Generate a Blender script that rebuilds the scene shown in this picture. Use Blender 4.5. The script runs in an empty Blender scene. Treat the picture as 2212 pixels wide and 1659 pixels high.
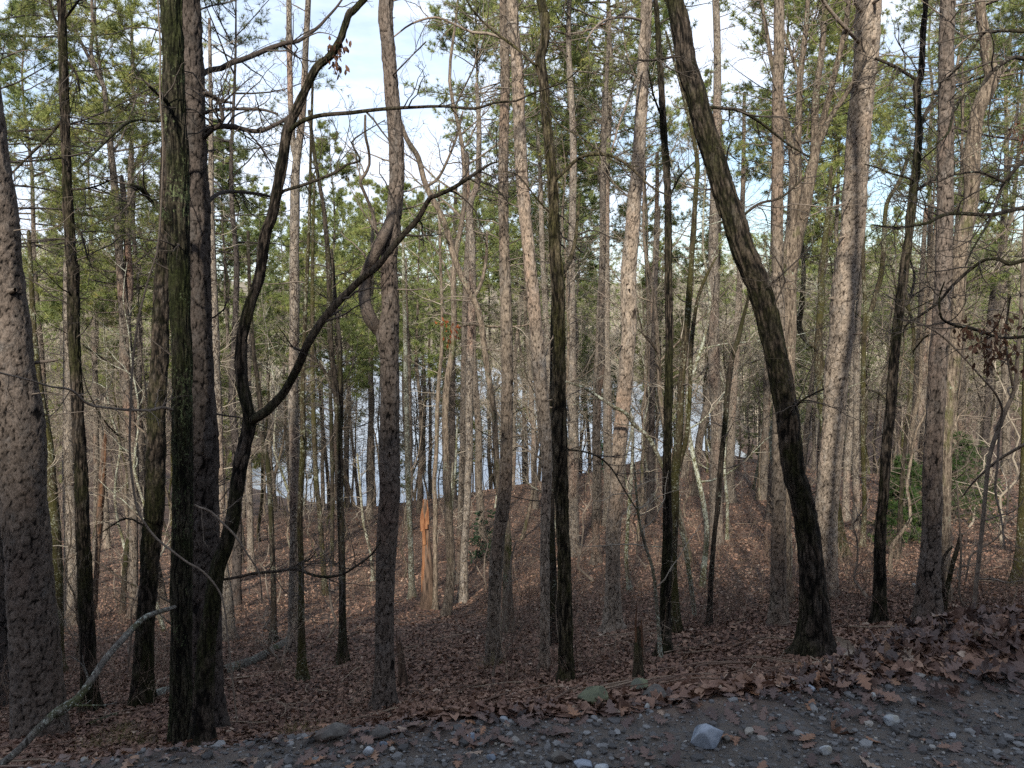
import bpy, math, random
import numpy as np
R = math.radians
random.seed(7); rng = np.random.default_rng(11)
sc = bpy.context.scene
col = sc.collection
# ------------------------------------------------------------------ camera
W, H, F = 2212.0, 1659.0, 1736.0
PITCH = math.atan((829.5-680)/F)
cam_d = bpy.data.cameras.new('camera'); cam = bpy.data.objects.new('camera', cam_d); col.objects.link(cam)
cam_d.sensor_width = 36; cam_d.lens = 36*F/W; cam_d.clip_start = .05; cam_d.clip_end = 6000
cam.rotation_euler = (R(90)-PITCH, 0, 0); sc.camera = cam
# ------------------------------------------------------------------ light
SUN_AZ, SUN_EL = R(191), R(30)         # azimuth measured clockwise from +Y: behind, a little to the left
SUN_DIR = np.array([math.sin(SUN_AZ)*math.cos(SUN_EL), math.cos(SUN_AZ)*math.cos(SUN_EL), math.sin(SUN_EL)])
w = bpy.data.worlds.new('World'); sc.world = w; w.use_nodes = True
nt = w.node_tree; nt.nodes.clear(); N = nt.nodes.new; Lk = nt.links.new
sky = N('ShaderNodeTexSky'); sky.sky_type = 'NISHITA'; sky.sun_disc = False
sky.sun_elevation = SUN_EL; sky.sun_rotation = SUN_AZ
tc = N('ShaderNodeTexCoord'); mp = N('ShaderNodeMapping'); mp.inputs['Scale'].default_value = (1.0, 1.0, 3.4)
mp.inputs['Location'].default_value = (0.3, .1, .25)
nz = N('ShaderNodeTexNoise'); nz.inputs['Scale'].default_value = 2.1; nz.inputs['Detail'].default_value = 7; nz.inputs['Roughness'].default_value = .55
rp = N('ShaderNodeValToRGB'); rp.color_ramp.elements[0].position = .40; rp.color_ramp.elements[1].position = .60
mx = N('ShaderNodeMix'); mx.data_type = 'RGBA'; mx.inputs[7].default_value = (5.7, 6.3, 7.4, 1)
bg = N('ShaderNodeBackground'); bg.inputs[1].default_value = .1; out = N('ShaderNodeOutputWorld')
Lk(tc.outputs['Generated'], mp.inputs[0]); Lk(mp.outputs[0], nz.inputs[0]); Lk(nz.outputs[0], rp.inputs[0])
Lk(rp.outputs[0], mx.inputs[0]); Lk(sky.outputs[0], mx.inputs[6]); Lk(mx.outputs[2], bg.inputs[0]); Lk(bg.outputs[0], out.inputs[0])
sd = bpy.data.lights.new('sun', 'SUN'); sd.energy = 3.6; sd.angle = R(2.0); sd.color = (1, .93, .82)
so = bpy.data.objects.new('sun', sd); col.objects.link(so)
from mathutils import Vector
so.rotation_euler = Vector(SUN_DIR).to_track_quat('Z', 'Y').to_euler()
sc.view_settings.view_transform = 'Standard'; sc.view_settings.look = 'None'; sc.view_settings.gamma = 1
sc.view_settings.exposure = 1.05
sc.render.engine = 'CYCLES'; sc.cycles.max_bounces = 5; sc.cycles.diffuse_bounces = 3; sc.cycles.glossy_bounces = 2
sc.cycles.transmission_bounces = 2; sc.cycles.transparent_max_bounces = 4; sc.cycles.use_denoising = False
sc.cycles.sample_clamp_indirect = 2.5; sc.cycles.sample_clamp_direct = 6; sc.cycles.use_adaptive_sampling = True; sc.cycles.adaptive_threshold = .012

# ------------------------------------------------------------------ pixels and rays (coordinates in a 2212 px wide view)
cp, sp_ = math.cos(PITCH), math.sin(PITCH)
FWD = np.array([0, cp, -sp_]); UP = np.array([0, sp_, cp])
def ray(px, py):
    d = FWD + np.array([1., 0, 0])*((px-W/2)/F) + UP*((H/2-py)/F)
    return d/d[1]                      # scaled so that y = 1
def proj(p):
    z = p@FWD
    return W/2+F*p[0]/z, H/2-F*(p@UP)/z
# ------------------------------------------------------------------ terrain
def smooth(t): t = np.clip(t, 0, 1); return t*t*(3-2*t)
LAKE = -20.0
COLS = [   # (u = X/Y , [(Y, height)...])
 (-1.1, [(2.5,-1.6),(3.1,-2.1),(6,-3.6),(12,-6.2),(20,-9),(30,-11.5),(50,-15),(85,-15),(140,-8),(220,6),(330,20),(600,34),(1500,40)]),
 (-.54, [(2.5,-1.6),(3.1,-2.15),(5,-3.0),(8,-4.35),(11,-5.3),(15,-6.4),(20,-7.7),(28,-9.5),(40,-11.7),(55,-14.6),(80,-18),(110,-15),(160,-7.4),(230,6),(340,20),(600,36),(1500,42)]),
 (-.235,[(2.8,-1.6),(3.4,-2.12),(5,-2.9),(7,-3.75),(8.5,-4.3),(10,-4.75),(14,-5.8),(20,-7.4),(28,-9.1),(38,-10.5),(50,-12.3),(70,-17),(95,-22),(430,-22.5),(500,-19.5),(580,5),(800,30),(1500,40)]),
 (-.06, [(3.1,-1.6),(3.7,-2.05),(5,-2.7),(7,-3.52),(8,-3.95),(12,-5.05),(17,-6.5),(22,-7.8),(30,-9.1),(40,-10),(48,-10.6),(75,-19),(95,-22.5),(350,-22.5),(420,-19.5),(500,0),(700,26),(1500,36)]),
 (.226, [(3.3,-1.6),(3.9,-2.0),(5,-2.42),(7,-3.17),(10,-4.1),(15,-5.15),(22,-6.25),(32,-7.3),(45,-8.4),(55,-9.0),(85,-18.5),(100,-21.5),(220,-21.5),(245,-19.2),(320,0),(500,24),(1500,34)]),
 (.57,  [(3.5,-1.6),(4.2,-1.97),(5,-2.3),(8,-3.3),(12,-4.15),(18,-5.2),(26,-6.2),(38,-7.4),(55,-12),(75,-15.5),(100,-15.5),(150,-10),(200,2),(260,12),(400,24),(1500,34)]),
 (1.1,  [(4.2,-1.6),(8,-2.7),(12,-3.4),(18,-4.2),(26,-5),(38,-6.4),(55,-10),(75,-13),(100,-12),(150,-6),(200,6),(260,16),(400,28),(1500,34)]),
]
CU = np.array([c[0] for c in COLS])
LY = np.log(np.geomspace(2.5, 1500, 260))
TAB = []
for u, pts in COLS:
    ly = np.log([p[0] for p in pts]); z = np.array([p[1] for p in pts])
    t = np.interp(LY, ly, z)
    k = np.array([1,4,8,10,8,4,1.]); k /= k.sum()
    t = np.convolve(np.pad(t, 3, mode='edge'), k, 'valid'); TAB.append(t)
TAB = np.array(TAB)
def vnoise(x, y, seed=0):
    xi = np.floor(x).astype(np.int64); yi = np.floor(y).astype(np.int64); fx = x-xi; fy = y-yi
    def h(a, b):
        n = (a*374761393 + b*668265263 + seed*1442695041) & 0x7fffffff
        n = ((n ^ (n >> 13))*1274126177) & 0x7fffffff
        return ((n ^ (n >> 16)) & 0xffff)/65535.0
    fx = fx*fx*(3-2*fx); fy = fy*fy*(3-2*fy)
    return (h(xi,yi)*(1-fx)+h(xi+1,yi)*fx)*(1-fy)+(h(xi,yi+1)*(1-fx)+h(xi+1,yi+1)*fx)*fy
def fbm(x, y, o=4, seed=0):
    s = 0; a = .5
    for i in range(o): s = s+a*(vnoise(x*2**i, y*2**i, seed+i)-.5); a *= .5
    return s
def edge_y(X): return 3.03+np.where(np.asarray(X) > 0, .14, .20)*np.clip(X, -4, 12)+.10*fbm(X*1.3, X*0+3.3, 3, 5)
def zt(X, Y):
    X = np.asarray(X, float); Y = np.asarray(Y, float)
    Ys = np.maximum(Y, 3.0); u = np.clip(X/Ys, -1.099, 1.099)
    ci = np.clip(np.searchsorted(CU, u)-1, 0, len(CU)-2)
    fu = smooth((u-CU[ci])/(CU[ci+1]-CU[ci])) if False else (u-CU[ci])/(CU[ci+1]-CU[ci])
    fi = np.clip((np.log(Ys)-LY[0])/(LY[1]-LY[0]), 0, len(LY)-1.001); ii = fi.astype(int); ft = fi-ii
    def tb(c): return TAB[c, ii]*(1-ft)+TAB[c, ii+1]*ft
    z = tb(ci)*(1-fu)+tb(ci+1)*fu
    e = edge_y(X)
    near = smooth((Y-e)/.5)
    z = z + fbm(X*.5, Y*.5, 4, 9)*.35*smooth((Y-4)/6) + fbm(X*.045, Y*.045, 3, 21)*np.clip((z+18.5)/3, 0, 7)*smooth((Y-120)/60) + fbm(X*2.7, Y*2.7, 3, 2)*.08*smooth((Y-4)/2)
    road = -1.6 + fbm(X*1.1, Y*1.1, 3, 1)*.07 + fbm(X*7, Y*7, 3, 4)*.034
    bx = smooth((X-1.25)/.8)
    bc = 3.52+.06*np.clip(X,0,4)+.05*np.sin(X*4)
    berm = bx*.21*np.exp(-((Y-bc)/.26)**2)*(1+.8*fbm(X*1.9, Y*1.9, 2, 8)) + .03*np.exp(-((Y-e)/.15)**2)*smooth((X+.5)/1.5)
    z = road*(1-near)+z*near
    z = z + berm
    # unseen hillside behind the road, shaped to shade the foreground
    back = np.clip(-Y-2.5, 0, None)
    hill = np.minimum(back*.75, 26+.12*back)*(1+.5*fbm(X*.05+9, Y*.05, 3, 31))
    return z + hill
def hit(px, py, y0=4.6, y1=130.):
    d = ray(px, py); Y = np.geomspace(y0, y1, 900); P = d[None]*Y[:, None]
    g = zt(P[:, 0], P[:, 1]); b = np.where(P[:, 2] < g)[0]
    i = b[0] if len(b) else 899
    return P[i]
# ------------------------------------------------------------------ materials
class NT:
    def __init__(s, name):
        s.m = bpy.data.materials.new(name); s.m.use_nodes = True; s.t = s.m.node_tree; s.t.nodes.clear()
        s.o = s.n('ShaderNodeOutputMaterial')
    def n(s, t, **k):
        x = s.t.nodes.new(t)
        for a, b in k.items():
            if hasattr(x, a): setattr(x, a, b)
            else: x.inputs[a.replace('_', ' ')].default_value = b
        return x
    def l(s, a, b): s.t.links.new(a, b)
    def noise(s, vec, scale, detail=4, rough=.6, dist=0):
        x = s.n('ShaderNodeTexNoise'); x.inputs['Scale'].default_value = scale; x.inputs['Detail'].default_value = detail
        x.inputs['Roughness'].default_value = rough; x.inputs['Distortion'].default_value = dist; s.l(vec, x.inputs['Vector']); return x.outputs['Fac']
    def vor(s, vec, scale, feat='F1', rnd=1):
        x = s.n('ShaderNodeTexVoronoi'); x.feature = feat; x.inputs['Scale'].default_value = scale; x.inputs['Randomness'].default_value = rnd
        s.l(vec, x.inputs['Vector']); return x
    def ramp(s, fac, stops):
        x = s.n('ShaderNodeValToRGB'); e = x.color_ramp.elements
        while len(e) < len(stops): e.new(.5)
        for i, (p, c) in enumerate(stops): e[i].position = p; e[i].color = c if len(c) == 4 else (*c, 1)
        s.l(fac, x.inputs[0]); return x.outputs[0]
    def mix(s, f, a, b, blend='MIX'):
        x = s.n('ShaderNodeMix'); x.data_type = 'RGBA'; x.blend_type = blend
        for v, i in ((f, 0), (a, 6), (b, 7)):
            if isinstance(v, (int, float)): x.inputs[i].default_value = v
            elif isinstance(v, tuple): x.inputs[i].default_value = (*v, 1) if len(v) == 3 else v
            else: s.l(v, x.inputs[i])
        return x.outputs[2]
    def math(s, op, a, b=0.):
        x = s.n('ShaderNodeMath'); x.operation = op
        for v, i in ((a, 0), (b, 1)):
            if isinstance(v, (int, float)): x.inputs[i].default_value = v
            else: s.l(v, x.inputs[i])
        return x.outputs[0]
    def vec(s, scale=(1, 1, 1), rand=True):
        c = s.n('ShaderNodeTexCoord'); m = s.n('ShaderNodeMapping'); m.inputs['Scale'].default_value = scale; s.l(c.outputs['Object'], m.inputs[0])
        if rand:
            oi = s.n('ShaderNodeObjectInfo'); k = s.math('MULTIPLY', oi.outputs['Random'], 37.); s.l(k, m.inputs['Location'])
        return m.outputs[0]
    def fin(s, color, rough=.85, bump=None, bs=.5, bd=.01, spec=.25, trans=None):
        p = s.n('ShaderNodeBsdfPrincipled')
        if isinstance(color, tuple): p.inputs['Base Color'].default_value = (*color, 1)
        else: s.l(color, p.inputs['Base Color'])
        if isinstance(rough, (int, float)): p.inputs['Roughness'].default_value = rough
        else: s.l(rough, p.inputs['Roughness'])
        p.inputs['Specular IOR Level'].default_value = spec
        if bump is not None:
            b = s.n('ShaderNodeBump'); b.inputs['Strength'].default_value = bs; b.inputs['Distance'].default_value = bd
            s.l(bump, b.inputs['Height']); s.l(b.outputs[0], p.inputs['Normal'])
        o = p.outputs[0]
        if trans:
            t = s.n('ShaderNodeBsdfTranslucent')
            if isinstance(color, tuple): t.inputs[0].default_value = (*color, 1)
            else: s.l(color, t.inputs[0])
            q = s.n('ShaderNodeMixShader'); q.inputs[0].default_value = trans; s.l(o, q.inputs[1]); s.l(t.outputs[0], q.inputs[2]); o = q.outputs[0]
        s.l(o, s.o.inputs[0]); return s.m

def mat_pine(name, base, dark, plate=15., red=(.30, .16, .105)):
    t = NT(name); v = t.vec((1, 1, .5)); wob = t.n('ShaderNodeTexNoise'); wob.inputs['Scale'].default_value = 14; wob.inputs['Detail'].default_value = 4; t.l(v, wob.inputs['Vector'])
    vv = t.n('ShaderNodeMix'); vv.data_type = 'VECTOR'; vv.inputs[0].default_value = .13; t.l(v, vv.inputs[4]); t.l(wob.outputs['Color'], vv.inputs[5])
    e = t.vor(vv.outputs[1], plate, 'DISTANCE_TO_EDGE'); c = t.vor(vv.outputs[1], plate)
    e2 = t.vor(vv.outputs[1], plate*2.3, 'DISTANCE_TO_EDGE'); c2 = t.vor(vv.outputs[1], plate*2.3)
    n3 = t.noise(v, 7, 3); n2 = t.noise(v, 55, 4, .7)
    ed = t.math('ADD', e.outputs['Distance'], t.math('MULTIPLY', t.math('SUBTRACT', n3, .5), .28))
    crack = t.ramp(ed, [(-0.01, (0,0,0)), (.03, (.7,.7,.7)), (.14, (1,1,1))])
    ed2 = t.math('ADD', e2.outputs['Distance'], t.math('MULTIPLY', t.math('SUBTRACT', n3, .45), .6))
    fl = t.ramp(ed2, [(0, (.45,.43,.42)), (.07, (1,1,1))])
    sx = t.n('ShaderNodeSeparateXYZ'); t.l(c.outputs['Color'], sx.inputs[0]); sy = t.n('ShaderNodeSeparateXYZ'); t.l(c2.outputs['Color'], sy.inputs[0])
    tone = t.math('ADD', t.math('MULTIPLY', sx.outputs[0], .5), t.math('MULTIPLY', sy.outputs[0], .5))
    pc = t.mix(tone, tuple(x*.5 for x in base), tuple(min(1, x*1.4) for x in base))
    grey = sum(base)/3; pc = t.mix(t.math('MULTIPLY', sy.outputs[1], .55), pc, (grey*.98, grey*.95, grey*.92))
    n1 = t.noise(v, 1.3, 3); pc = t.mix(t.ramp(n1, [(.54, (0,0,0)), (.76, (.7,.7,.7))]), pc, red)
    pc = t.mix(.8, pc, t.ramp(n2, [(.3, (.42,.42,.42)), (.62, (1.1,1.1,1.1))]), 'MULTIPLY')
    pc = t.mix(.85, pc, fl, 'MULTIPLY')
    oi = t.n('ShaderNodeObjectInfo'); pc = t.mix(t.math('MULTIPLY', oi.outputs['Random'], .4), pc, tuple(x*.66 for x in base))
    colr = t.mix(crack, dark, pc)
    hgt = t.math('ADD', crack, t.math('ADD', t.math('MULTIPLY', sy.outputs[1], .6), t.math('ADD', t.math('MULTIPLY', sx.outputs[1], .5), t.math('MULTIPLY', n2, .5))))
    return t.fin(colr, .92, hgt, 1., .022, .15)
def mat_hard(name, base, dark, moss=(.055, .065, .012), mossat=.5, lich=(.30, .33, .24), lichat=.64, ridge=34., lsc=44.):
    t = NT(name); v = t.vec((1, 1, .16)); v1 = t.vec((1, 1, .45))
    n = t.noise(v, ridge, 4, .6, .8); nb = t.noise(v1, 30, 4, .7); r = t.ramp(t.math('ADD', t.math('MULTIPLY', n, .6), t.math('MULTIPLY', nb, .4)), [(.40, (0,0,0)), (.60, (1,1,1))])
    c = t.mix(r, dark, base)
    fine = t.noise(v1, 60, 3); c = t.mix(.55, c, t.mix(fine, (.3,.3,.3), (1,1,1)), 'MULTIPLY')
    mo = t.noise(v1, 2.2, 4, .7); mm = t.ramp(mo, [(mossat-.06, (0,0,0)), (mossat+.08, (1,1,1))])
    c = t.mix(t.mix(.5, mm, t.mix(fine, (0,0,0), (1,1,1)), 'MULTIPLY'), c, moss)
    c = t.mix(mm, c, t.mix(.5, c, moss))
    v2 = t.vec((1, 1, .85)); li = t.noise(v2, lsc, 4, .66); lz = t.noise(v2, 3.2, 3)
    lm = t.ramp(t.math('ADD', li, t.math('MULTIPLY', lz, .55)), [(lichat+.26, (0,0,0)), (lichat+.30, (.85,.85,.85))])
    c = t.mix(lm, c, lich)
    h = t.math('ADD', r, t.math('MULTIPLY', fine, .7))
    return t.fin(c, .94, h, .8, .012, .15)
M = {}
def mat_plate(name, base, dark, red, ridge=False, moss=None):
    t = NT(name); v = t.vec((1, 1, .6)); a = t.n('ShaderNodeAttribute'); a.attribute_name = 'v'
    n2 = t.noise(v, 60, 4, .7); n1 = t.noise(v, 1.2, 3); n3 = t.noise(v, 9, 4, .65)
    f = t.math('ADD', a.outputs['Fac'], t.math('MULTIPLY', t.math('SUBTRACT', n3, .5), .30))
    c = t.ramp(f, [(.10, dark), (.26, tuple(x*.55 for x in base)), (.5, tuple(x*.95 for x in base)), (1, tuple(x*1.25 for x in base))])
    g = sum(base)/3; c = t.mix(t.ramp(n3, [(.5, (0,0,0)), (.7, (.6,.6,.6))]), c, t.mix(f, dark, (g*1.15, g*1.13, g*1.08)))
    c = t.mix(t.math('MULTIPLY', t.ramp(n1, [(.52, (0,0,0)), (.74, (.7,.7,.7))]), f), c, red)
    if moss:
        mo = t.noise(v, 2.4, 5, .7); c = t.mix(t.ramp(mo, [(.44, (0,0,0)), (.6, (.85,.85,.85))]), c, t.mix(n2, tuple(x*.5 for x in moss[0]), tuple(x*1.5 for x in moss[0])))
        v2 = t.vec((1, 1, .85)); li = t.noise(v2, 46, 4, .66); lz = t.noise(v2, 2.2, 3)
        c = t.mix(t.ramp(t.math('ADD', li, t.math('MULTIPLY', lz, .7)), [(moss[2], (0,0,0)), (moss[2]+.05, (.85,.85,.85))]), c, moss[1])
    c = t.mix(.85, c, t.ramp(n2, [(.34, (.3,.3,.3)), (.6, (1.15,1.15,1.15))]), 'MULTIPLY')
    if ridge:
        vr = t.vec((1, 1, .14)); nr = t.noise(vr, 48, 4, .65, .6); c = t.mix(.9, c, t.ramp(nr, [(.38, (.18,.18,.18)), (.58, (1.25,1.25,1.25))]), 'MULTIPLY'); n3 = nr
    return t.fin(c, .94, t.math('ADD', n2, n3), .9, .012, .12)
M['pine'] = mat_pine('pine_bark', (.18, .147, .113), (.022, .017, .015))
M['pineshade'] = mat_pine('shaded_pine_bark', (.125, .10, .082), (.012, .009, .008), 13., (.14, .085, .062))  # darker copy of the pine bark, foreground shade put into the colour
M['pinelit'] = mat_pine('sunlit_pine_bark', (.275, .228, .175), (.065, .048, .039), 18., red=(.36, .19, .13))  # lighter copy of the pine bark, sunlight on the trunks put into the colour
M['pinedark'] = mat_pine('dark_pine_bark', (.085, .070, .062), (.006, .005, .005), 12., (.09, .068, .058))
M['oak'] = mat_hard('dark_bark', (.075, .060, .046), (.007, .006, .005), moss=(.028, .028, .010), lich=(.20, .21, .165), lichat=.635, mossat=.56)
M['moss'] = mat_hard('mossy_bark', (.10, .08, .05), (.012, .009, .006), moss=(.048, .045, .014), mossat=.5, lich=(.24, .25, .18), lichat=.61)
M['green'] = mat_hard('green_lichen_bark', (.038, .034, .024), (.005, .005, .004), moss=(.024, .027, .010), mossat=.47, lich=(.10, .12, .062), lichat=.555, lsc=60)
M['pale'] = mat_hard('pale_lichen_bark', (.26, .23, .17), (.08, .07, .05), moss=(.10, .10, .04), mossat=.55, lich=(.40, .42, .34), lichat=.53, lsc=30)
M['tan'] = mat_hard('tan_bark', (.30, .24, .18), (.055, .042, .032), mossat=.64, lichat=.66)
M['plateshade'] = mat_plate('shaded_pine_plates', (.14, .113, .093), (.010, .008, .007), (.13, .078, .056))  # plates of the near pines, their shade painted in as a darker base
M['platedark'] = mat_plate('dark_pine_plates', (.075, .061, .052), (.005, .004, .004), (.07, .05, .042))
M['platelit'] = mat_plate('sunlit_pine_plates', (.28, .228, .178), (.045, .034, .027), (.30, .18, .12))  # plates of the sunlit pines, brightness of the sun painted into the base
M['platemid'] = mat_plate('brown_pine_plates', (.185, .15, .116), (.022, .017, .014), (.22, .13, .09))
M['ridgedark'] = mat_plate('dark_furrowed_bark', (.066, .052, .040), (.006, .005, .004), (.12, .09, .062), True, ((.024, .025, .009), (.16, .17, .125), 1.02))
M['ridgegreen'] = mat_plate('lichen_furrowed_bark', (.052, .045, .031), (.005, .005, .004), (.05, .045, .03), True, ((.025, .030, .010), (.11, .135, .065), .93))
M['ridgemoss'] = mat_plate('mossy_furrowed_bark', (.095, .076, .05), (.010, .008, .005), (.10, .08, .05), True, ((.042, .040, .013), (.20, .21, .15), 1.0))
def mat_flat(name, a, b, scale=8., rough=.85, bs=.4, st=(1,1,1), **k):
    t = NT(name); v = t.vec(st); n = t.noise(v, scale, 5, .65); c = t.mix(t.ramp(n, [(.35, (0,0,0)), (.65, (1,1,1))]), a, b)
    return t.fin(c, rough, n, bs, .01, **k)
M['twig'] = mat_flat('twig_bark', (.10, .08, .065), (.22, .18, .14), 5)
M['twigdark'] = mat_flat('dark_twig_bark', (.035, .028, .024), (.085, .07, .055), 7)
M['twigpale'] = mat_flat('pale_twig_bark', (.20, .17, .13), (.38, .33, .26), 3)
M['vine'] = mat_flat('vine_bark', (.09, .07, .055), (.19, .155, .12), 20)
M['log'] = mat_hard('weathered_log', (.24, .22, .19), (.05, .045, .038), moss=(.07, .075, .03), mossat=.6, lich=(.36, .38, .32), lichat=.6)
M['split'] = mat_flat('split_wood', (.10, .028, .012), (.26, .135, .065), 26, st=(1.6, 1.6, .10), bs=.8)
M['splitdark'] = mat_flat('weathered_split_wood', (.045, .02, .012), (.17, .09, .048), 12, st=(1.5, 1.5, .14), bs=.8)
M['rot'] = mat_flat('rotten_wood', (.022, .015, .011), (.15, .10, .07), 12, st=(1.5, 1.5, .2), bs=.8)
def mat_attr(name, stops, rough=.8, trans=None, spec=.2, bumpscale=None):
    t = NT(name); a = t.n('ShaderNodeAttribute'); a.attribute_name = 'v'
    c = t.ramp(a.outputs['Fac'], stops)
    h = None
    if bumpscale: v = t.vec((1,1,1), False); h = t.noise(v, bumpscale, 3)
    if bumpscale: c = t.mix(.6, c, t.mix(h, (.35,.35,.35), (1.1,1.1,1.1)), 'MULTIPLY')
    return t.fin(c, rough, h, .5, .004, spec, trans)
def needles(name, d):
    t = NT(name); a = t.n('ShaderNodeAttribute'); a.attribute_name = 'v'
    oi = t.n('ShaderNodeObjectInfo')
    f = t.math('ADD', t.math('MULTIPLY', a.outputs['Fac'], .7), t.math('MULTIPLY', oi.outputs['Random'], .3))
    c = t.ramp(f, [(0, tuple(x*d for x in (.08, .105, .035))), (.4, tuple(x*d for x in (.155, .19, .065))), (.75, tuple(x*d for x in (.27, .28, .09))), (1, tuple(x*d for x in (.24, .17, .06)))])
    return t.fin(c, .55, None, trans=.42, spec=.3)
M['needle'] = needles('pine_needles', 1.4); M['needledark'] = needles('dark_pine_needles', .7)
M['cedar'] = mat_attr('cedar_foliage', [(0, (.02, .045, .015)), (.6, (.05, .09, .025)), (1, (.10, .13, .03))], .6, .25)
M['holly'] = mat_attr('holly_leaves', [(0, (.015, .04, .02)), (.7, (.04, .085, .04)), (1, (.09, .14, .07))], .35, .15, .5)
M['litter'] = mat_attr('fallen_leaves', [(0, (.05, .031, .024)), (.3, (.135, .078, .057)), (.6, (.225, .135, .094)), (.85, (.30, .19, .13)), (1, (.40, .31, .235))], .75, None, .3)
M['oakleaf'] = mat_attr('oak_leaves', [(0, (.03, .019, .016)), (.35, (.09, .056, .046)), (.65, (.16, .10, .077)), (.85, (.27, .135, .07)), (1, (.33, .27, .21))], .55, None, .45, 30)
M['redleaf'] = mat_attr('red_brown_leaves', [(0, (.16, .045, .02)), (1, (.38, .12, .04))], .7, .3)
M['brownleaf'] = mat_attr('hanging_brown_leaves', [(0, (.05, .028, .018)), (1, (.17, .09, .055))], .7, .3)
M['pebble'] = mat_attr('gravel_stones', [(0, (.04, .038, .036)), (.4, (.12, .115, .112)), (.7, (.24, .24, .235)), (.9, (.33, .29, .23)), (1, (.50, .53, .55))], .7, None, .4, 40)
M['brush'] = mat_attr('brush_stems', [(0, (.085, .052, .04)), (.6, (.16, .11, .08)), (1, (.30, .235, .17))], .85)
M['grass'] = mat_attr('dry_grass', [(0, (.14, .12, .05)), (1, (.34, .29, .14))], .8, .3)
def mat_stone(name, a, b, c3, s=9):
    t = NT(name); v = t.vec((1, 1, 1)); n = t.noise(v, s, 6, .65); n2 = t.noise(v, s*.35, 3)
    c = t.mix(t.ramp(n, [(.38, (0,0,0)), (.6, (1,1,1))]), a, b); c = t.mix(t.ramp(n2, [(.5, (0,0,0)), (.62, (1,1,1))]), c, c3)
    return t.fin(c, .75, n, .7, .01, .35)
M['bluestone'] = mat_stone('blue_grey_stone', (.07, .09, .12), (.20, .23, .27), (.26, .29, .33), 14)
M['whitestone'] = mat_stone('white_stone', (.22, .24, .26), (.40, .43, .45), (.33, .32, .27), 18)
M['brownstone'] = mat_stone('brown_stone', (.05, .045, .04), (.12, .11, .095), (.09, .068, .055), 14)
M['mossstone'] = mat_stone('mossy_stone', (.055, .06, .035), (.14, .15, .085), (.09, .095, .07), 10)

def mat_ground():
    t = NT('forest_floor'); c0 = t.n('ShaderNodeTexCoord'); v = c0.outputs['Object']
    a = t.n('ShaderNodeAttribute'); a.attribute_name = 'road'
    vo = t.vor(v, 15); sx = t.n('ShaderNodeSeparateXYZ'); t.l(vo.outputs['Color'], sx.inputs[0])
    lit = t.ramp(sx.outputs[0], [(0, (.035, .024, .019)), (.4, (.10, .064, .048)), (.75, (.16, .105, .077)), (1, (.23, .165, .12))])
    n = t.noise(v, .35, 5, .65); lit = t.mix(.75, lit, t.ramp(n, [(.3, (.45,.42,.42)), (.7, (1.1,1.05,1))]), 'MULTIPLY')
    # far slopes: leafy brown wood floor paling to the tan green of distant crowns
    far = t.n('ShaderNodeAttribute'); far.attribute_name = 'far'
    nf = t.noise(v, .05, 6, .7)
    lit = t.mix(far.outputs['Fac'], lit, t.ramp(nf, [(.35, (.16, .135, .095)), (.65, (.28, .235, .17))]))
    n3 = t.noise(v, 2.3, 6, .7); n4 = t.noise(v, 90, 3)
    rd = t.mix(n3, (.040, .032, .026), (.125, .106, .088)); pv = t.vor(v, 55); sy = t.n('ShaderNodeSeparateXYZ'); t.l(pv.outputs['Color'], sy.inputs[0])
    pe = t.ramp(sy.outputs[0], [(.62, (0,0,0)), (.8, (.8,.8,.8))]); rd = t.mix(pe, rd, t.mix(sy.outputs[1], (.04, .038, .035), (.12, .115, .11)))
    c = t.mix(a.outputs['Fac'], lit, rd)
    h = t.mix(a.outputs['Fac'], t.math('ADD', sx.outputs[1], t.math('MULTIPLY', n4, .4)), t.math('ADD', t.math('MULTIPLY', n4, .5), t.math('MULTIPLY', pe, .5)))
    rg = t.mix(a.outputs['Fac'], (.9,.9,.9), t.ramp(n3, [(.4, (.42,.42,.42)), (.6, (.8,.8,.8))]))
    return t.fin(c, rg, h, .8, .02, .3)
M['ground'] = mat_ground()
t = NT('lake_water'); v = t.vec((1, .35, 1), False); n = t.noise(v, .5, 5, .6)
M['water'] = t.fin((.36, .40, .43), .28, n, .15, .3, 1.)  # pale base colour stands in for part of the sky reflection
# ------------------------------------------------------------------ mesh helpers
class MB:
    def __init__(s): s.v = []; s.f = {}; s.n = 0; s.a = []
    def add(s, verts, faces, att=None):
        verts = np.asarray(verts, np.float32).reshape(-1, 3); faces = np.asarray(faces, np.int32)
        s.v.append(verts); s.f.setdefault(faces.shape[1], []).append(faces+s.n); s.n += len(verts)
        s.a.append(np.full(len(verts), .5, np.float32) if att is None else np.asarray(att, np.float32).reshape(-1))
    def mesh(s, name, mat, smooth=True, origin=(0, 0, 0), attr='v'):
        me = bpy.data.meshes.new(name)
        if not s.v: return me
        V = np.concatenate(s.v)-np.asarray(origin, np.float32); me.vertices.add(len(V)); me.vertices.foreach_set('co', V.ravel())
        loops = []; tot = []
        for k, fl in s.f.items():
            f = np.concatenate(fl); loops.append(f.ravel()); tot.append(np.full(len(f), k, np.int32))
        loops = np.concatenate(loops); tot = np.concatenate(tot)
        me.loops.add(len(loops)); me.loops.foreach_set('vertex_index', loops)
        me.polygons.add(len(tot)); st = np.concatenate([[0], np.cumsum(tot)[:-1]]).astype(np.int32)
        me.polygons.foreach_set('loop_start', st)
        me.polygons.foreach_set('use_smooth', np.full(len(tot), smooth, bool))
        at = me.attributes.new(attr, 'FLOAT', 'POINT'); at.data.foreach_set('value', np.concatenate(s.a))
        me.materials.append(mat); me.update(calc_edges=True); return me
def link(name, me, parent=None, loc=None):
    o = bpy.data.objects.new(name, me); col.objects.link(o)
    if parent: o.parent = parent
    if loc is not None: o.location = tuple(float(x) for x in loc)
    return o
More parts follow.
